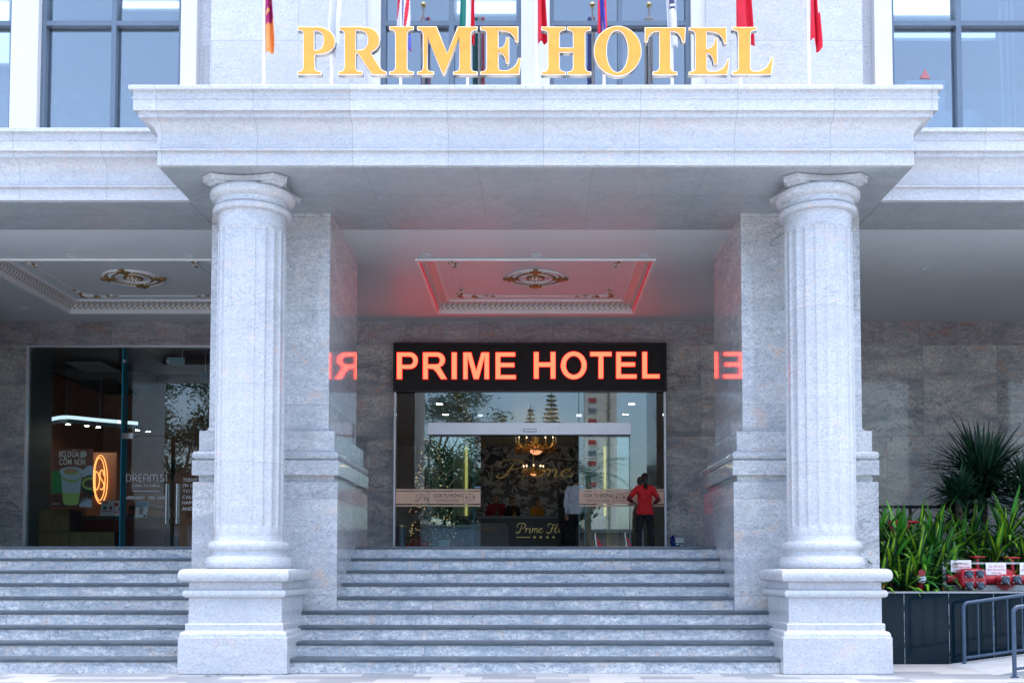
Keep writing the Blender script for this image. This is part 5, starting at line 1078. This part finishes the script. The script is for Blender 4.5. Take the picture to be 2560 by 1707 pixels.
def placard(px0, px1, py0, py1, lines, lab):
    Y = 14.70; a0, a1 = at(px0, py0, Y), at(px1, py1, Y); R = thing('placard', lab, 'sign', ((a0[0]+a1[0])/2, Y, a0[2]), 'white placards on the pipe frame')
    MB().box(a0[0], a1[0], Y, Y+.006, a0[2], a1[2]).build('board', M['sign_white'], R)
    for i, (tx, u0, u1) in enumerate(lines):
        yb_ = py1+11.5+i*8.3; fit_text(tx, px0+(px1-px0)*u0, px0+(px1-px0)*u1, yb_, yb_-4.6, Y-.003, M['text_red'], R, offset=.004)
placard(2377.5, 2428, 1430, 1399.5, (('TRỤ TIẾP NƯỚC', .12, .9), ('CHỮA CHÁY NGOÀI', .08, .94), ('KHỐI KHÁCH SẠN', .14, .88)), 'white placard with red print above the four outlet fire inlet')
placard(2465, 2515, 1436.5, 1406, (('TRỤ TIẾP NƯỚC', .12, .9), ('HỌNG KHÔ TRỤC ĐHN', .08, .94), ('KHÁCH SẠN', .28, .76)), 'white placard with red print between the two fire inlets')
placard(2550, 2600, 1436.5, 1406, (('TRỤ TIẾP NƯỚC', .12, .9), ('HỌNG KHÔ TRỤC ĐHN', .08, .94), ('KHÁCH SẠN', .28, .76)), 'white placard cut by the right edge of the photo')
def wheel(px, py, Y, r, lab, cone=False):
    X, _, z = at(px, py, Y); R = thing('valve_wheel', lab, 'valve wheel', (X, Y, z), 'red valve hand wheels'); b = MB()
    b.tube([(X+r*cos(t), Y+r*sin(t), z) for t in [2*pi*i/32 for i in range(33)]], .02 if r > .2 else .013, 8, False)
    for i in range(4): t = pi/2*i+.4; b.tube([(X, Y, z-.02), (X+r*cos(t), Y+r*sin(t), z)], .012, 6)
    b.build('wheel', M['red_paint'], R, 50); MB().tube([(X, Y, z+.02), (X, Y, z-.15), (X, Y, zsoil-.05)], [.018, .03 if not cone else .09, .05], 12).build('valve_stem', M['red_paint'], R, 50)
    if cone: MB().tube([(X+r*.55, Y, z-.02), (X+r*.15, Y, z-.28)], [.03, .025], 8).tube([(X-r*.55, Y, z-.02), (X-r*.15, Y, z-.28)], [.03, .025], 8).build('bracket', M['red_paint'], R, 50)
wheel(2443, 1392, 15.1, .1, 'red hand wheel above the four outlet fire inlet'); wheel(2530, 1394, 15.1, .1, 'red hand wheel above the two outlet fire inlet'); wheel(2246, 1306, 15.6, .27, 'large red hand wheel half hidden by the striped leaves', True)
c0 = at(2302, 1446, 14.62); R = thing('hose_valve', 'red pipe end with a white protective cap among the leaves', 'pipe', (c0[0], 14.62, zsoil)); MB().tube([(c0[0]-.02, 14.66, zsoil-.05), (c0[0], 14.62, c0[2]-.05)], .04, 12).build('pipe', M['red_paint'], R, 50)
lathe_y([(.065, -.03), (.065, .03), (.04, .045)], (c0[0], 14.62, c0[2]), 20).build('cap', M['sign_white'], R, 40); lathe_y([(.05, .0), (.05, .05)], (c0[0], 14.62, c0[2]+.08), 16).build('outlet', M['red_paint'], R, 40)
# ramp and hand rails
struct(MB().prism([(5.55, .002), (17, .002), (17, 1.55)], 'y', 12.75, 14.19).build('ramp', M['concrete']))
def handrail(px, Y, lab, slope=.135):
    X = xat(px, Y); R = thing('handrail', lab, 'handrail', (X, Y, 0), 'blue grey tube handrails'); Ht = .85; L = 5.5
    b = MB(); P = [(X, Y, 0), (X, Y, Ht-.09)]+[(X+.07*(1-cos(t)), Y, Ht-.09+.075*sin(t)) for t in [pi/2*i/6 for i in range(1, 7)]]+[(X+.3, Y, Ht-.015+.23*slope), (X+L, Y, Ht-.015+slope*(L-.07))]
    b.tube(P, .025, 12); b.build('top_rail', M['rail'], R, 40)
    MB().tube([(X, Y, .1), (X+L, Y, .1+slope*L)], .017, 8).build('lower_rail', M['rail'], R, 40)
    MB().lathe([(.05, 0), (.05, .012), (.03, .014)], (X, Y, 0), 14).build('foot_plate', M['rail'], R, 40)
    for i in range(1, 26): x = X+.196*i; MB().tube([(x, Y, .1+slope*(x-X)), (x, Y, Ht-.03+slope*(x-X-.07))], .0095, 6).build('baluster', M['rail'], R, 40)
handrail(2406.5, 14.02, 'tube handrail of the ramp close to the black planter wall'); handrail(2531, 12.47, 'tube handrail of the ramp nearer the street')
for i, (px, py, lab) in enumerate(((521, 1690.5, 'curled dry leaf on the paving below the left pedestal'), (551, 1687.5, 'tiny dry leaf close to the foot of the left pedestal'), (619, 1690, 'dry leaf on the paving right of the other two'))):
    Y = 1.29/tan(-(TH+atan((PY0-py)/F))); X = xat(px, Y); b = MB(); strap(b, (X-.03, Y, .012), .3+i, .15, .085, .014, .9, 5, .6, 0, 0); solo(b.build('fallen_leaf', M['bark'], None, 60), lab, 'leaf', 'dry leaves on the paving')
# ------------------------------------------------------------------ across the street: only seen mirrored in the glass
def broadleaf(x, y, h, r, seed, lab, n=15000, ls=.085):
    rnd = random.Random(seed); R = thing('street_tree', lab, 'tree', (x, y, 0), 'trees across the street'); t = MB(); tips = []
    t.tube([(x, y, 0), (x+.1, y, h*.3), (x-.1, y+.1, h*.55)], [.28, .2, .14], 10)
    for i in range(11):
        a = i*2.4; e = (x+r*.75*cos(a)*rnd.uniform(.5, 1), y+r*.75*sin(a)*rnd.uniform(.5, 1), h*rnd.uniform(.5, .95)); t.tube([(x, y, h*rnd.uniform(.28, .5)), ((x+e[0])/2, (y+e[1])/2, e[2]*.8), e], [.11, .07, .02], 6); tips.append(e)
    t.build('trunk', M['bark'], R, 60); b = MB()
    cl = [(e[0]+rnd.gauss(0, r*.22), e[1]+rnd.gauss(0, r*.22), e[2]+rnd.gauss(0, h*.07)) for e in tips for _ in range(5)]
    for i in range(n):
        c_ = rnd.choice(cl); p_ = Vector((c_[0]+rnd.gauss(0, .42), c_[1]+rnd.gauss(0, .42), c_[2]+rnd.gauss(0, .32))); u = Vector((rnd.gauss(0, 1), rnd.gauss(0, 1), rnd.gauss(0, .6))).normalized(); v = u.orthogonal().normalized(); l = ls*rnd.uniform(.7, 1.4)
        b.add([p_-u*l, p_+v*l*.45, p_+u*l, p_-v*l*.45], [(0, 1, 2, 3)])
    b.build('crown', M['tree_leaf'], R)
broadleaf(-6.5, -21, 13, 5.2, 1, 'leafy street tree mirrored in the left part of the entrance glass'); broadleaf(-18.6, -13, 11.5, 4.4, 2, 'leafy street tree mirrored in the cafe window'); broadleaf(-24, -16, 10, 4, 5, 'second leafy street tree mirrored beside the first in the cafe window', 9000); broadleaf(-3.5, -38, 9, 4.5, 9, 'low leafy tree mirrored behind the christmas tree', 4500, .3)
for i, (x, y, h, r) in enumerate(((-30, -44, 9, 5), (-20, -47, 10, 6), (-11, -50, 9, 5.5), (0, -52, 8, 5), (22, -48, 9, 6))):  # tree row added to cover the low bright sky in the mirrored view
    broadleaf(x, y, h, r, 20+i, ('added far bushy tree at the dark end of the mirrored street', 'added far bushy tree mirrored behind the cafe tree', 'added far bushy tree mirrored low in the left entrance glass', 'added far bushy tree mirrored under the two conifers', 'added far bushy tree mirrored beyond the pale tower')[i], 4500, .33)
def conifer(x, y, h, r, seed, lab):
    rnd = random.Random(seed); R = thing('conifer', lab, 'tree', (x, y, 0), 'conifers across the street'); MB().tube([(x, y, 0), (x, y, h)], [.25, .03], 8).build('trunk', M['bark'], R); b = MB(); n = 34
    for i in range(n):
        t = i/n; z = h*(.2+.79*t); rr = (r*(1-t)**.75+.12)*rnd.uniform(.85, 1.1)
        for j in range(12):
            a = j*pi/6+i*1.1+rnd.uniform(-.2, .2); d = Vector((cos(a), sin(a), rnd.uniform(.0, .25))); L = rr*rnd.uniform(.75, 1.1)
            for q in range(9):
                p_ = Vector((x, y, z))+d*L*(q+.5)/9+Vector((rnd.gauss(0, .05), rnd.gauss(0, .05), -.06*q/9))
                for w_ in range(2): u = Vector((rnd.gauss(0, 1), rnd.gauss(0, 1), rnd.gauss(0, .7))).normalized()*.17; v = u.orthogonal().normalized()*.07; b.add([p_-u, p_+v, p_+u, p_-v], [(0, 1, 2, 3)])
    b.build('crown', M['conifer'], R)
conifer(-.5, -60, 17.2, 2.0, 1, 'short conifer mirrored over the door beam'); conifer(1.5, -58, 18.3, 2.6, 2, 'taller conifer mirrored over the door beam')
R = thing('street_palm', 'feathery palm tree mirrored in the right part of the entrance glass', 'palm', (3.2, -24, 0)); MB().tube([(3.2, -24, 0), (3.3, -24, 7.1)], [.26, .17], 12).build('trunk', M['bark'], R, 60); b = MB(); rnd = random.Random(6)
for i in range(34):
    az = i*2.4; el = rnd.uniform(-.2, 1.2); p_ = Vector((3.3, -24, 7.1)); d = Vector((cos(az)*cos(el), sin(az)*cos(el), sin(el)))
    for q in range(16):
        p2 = p_+d*.19; s_ = d.cross(Vector((0, 0, 1))).normalized()
        for sg in (-1, 1): tip = p_+s_*sg*.5*sin(pi*(q+2)/19)+d*.25-Vector((0, 0, .18)); b.add([p_, p_+d*.06, tip], [(0, 1, 2)])
        p_ = p2; d = (d+Vector((0, 0, -.085))).normalized()
b.build('crown', M['leaf_dark'], R)
R = thing('office_tower', 'slim pale tower with red lettering panels mirrored in the entrance glass', 'tower', (8.0, -92, 0)); M['tower'] = plain('tower_render', (.62,.56,.5), .8)
MB().box(6.3, 10.4, -96, -92, 0, 30).build('wall', M['tower'], R); MB().box(9.2, 9.5, -91.98, -91.7, 0, 30).build('pilaster', M['lobby_wall'], R)
for i in range(14): MB().box(6.75, 7.75, -91.99, -91.9, 9+i*1.35, 9.55+i*1.35).build('window', M['frame'] if i % 2 else M['red_paint'], R)
R = thing('shop_house', 'low pale street house with an orange awning mirrored in the glass', 'house', (8, -45, 0)); MB().box(2, 16, -50, -45, 0, 4.2).build('wall', M['duct'], R); MB().box(2, 16, -45, -43.6, 2.9, 3.1).build('awning', M['f_orange'], R); MB().box(1.7, 16.3, -50.3, -44.7, 4.2, 4.5).build('roof', M['duct'], R)
R = thing('low_sky_blocker', 'dark wall added across the street to block low mirrored sky', 'wall', (-22, -30, 0)); MB().box(-50, 3, -30.3, -30, 0, 4.1).build('wall', M['frame'], R); MB().box(-50.1, 3.1, -30.4, -29.9, 4.1, 4.25).build('coping', M['duct'], R)  # unseen wall added so the door glass mirrors less bright sky
tag(MB().box(-40, 40, -19.5, -18.3, 0, .9).build('hedge', M['tree_leaf']), 'clipped green hedge along the far side of the street', 'hedge')
for i, (x, y) in enumerate(((2.2, -12), (3.4, -12.5), (4.9, -12))):
    R = thing('street_flagpole', ('leaning street flagpole mirrored nearest the doorway', 'middle leaning street flagpole mirrored in the glass', 'leaning street flagpole mirrored farthest right')[i], 'flagpole', (x, y, 0), 'street flagpoles'); MB().tube([(x, y, 0), (x-.35, y, 3.1)], .02, 8).build('pole', M['pole_white'], R)
    b = MB(); vs = []; fs = []
    for u in range(9):
        for v in range(7): q = u/8; vs.append((x-.33+.05*v+q*.55-.03*v*q, y+.06*sin(q*9+v), 2.95-.13*v-q*.75))
    for u in range(8):
        for v in range(6): a = u*7+v; fs.append((a, a+7, a+8, a+1))
    b.add(vs, fs); tag(b.build('street_flag', M['f_red'], None, 60), ('red street flag mirrored nearest the doorway', 'middle red street flag mirrored in the glass', 'red street flag mirrored farthest right')[i], 'flag', 'red street flags')
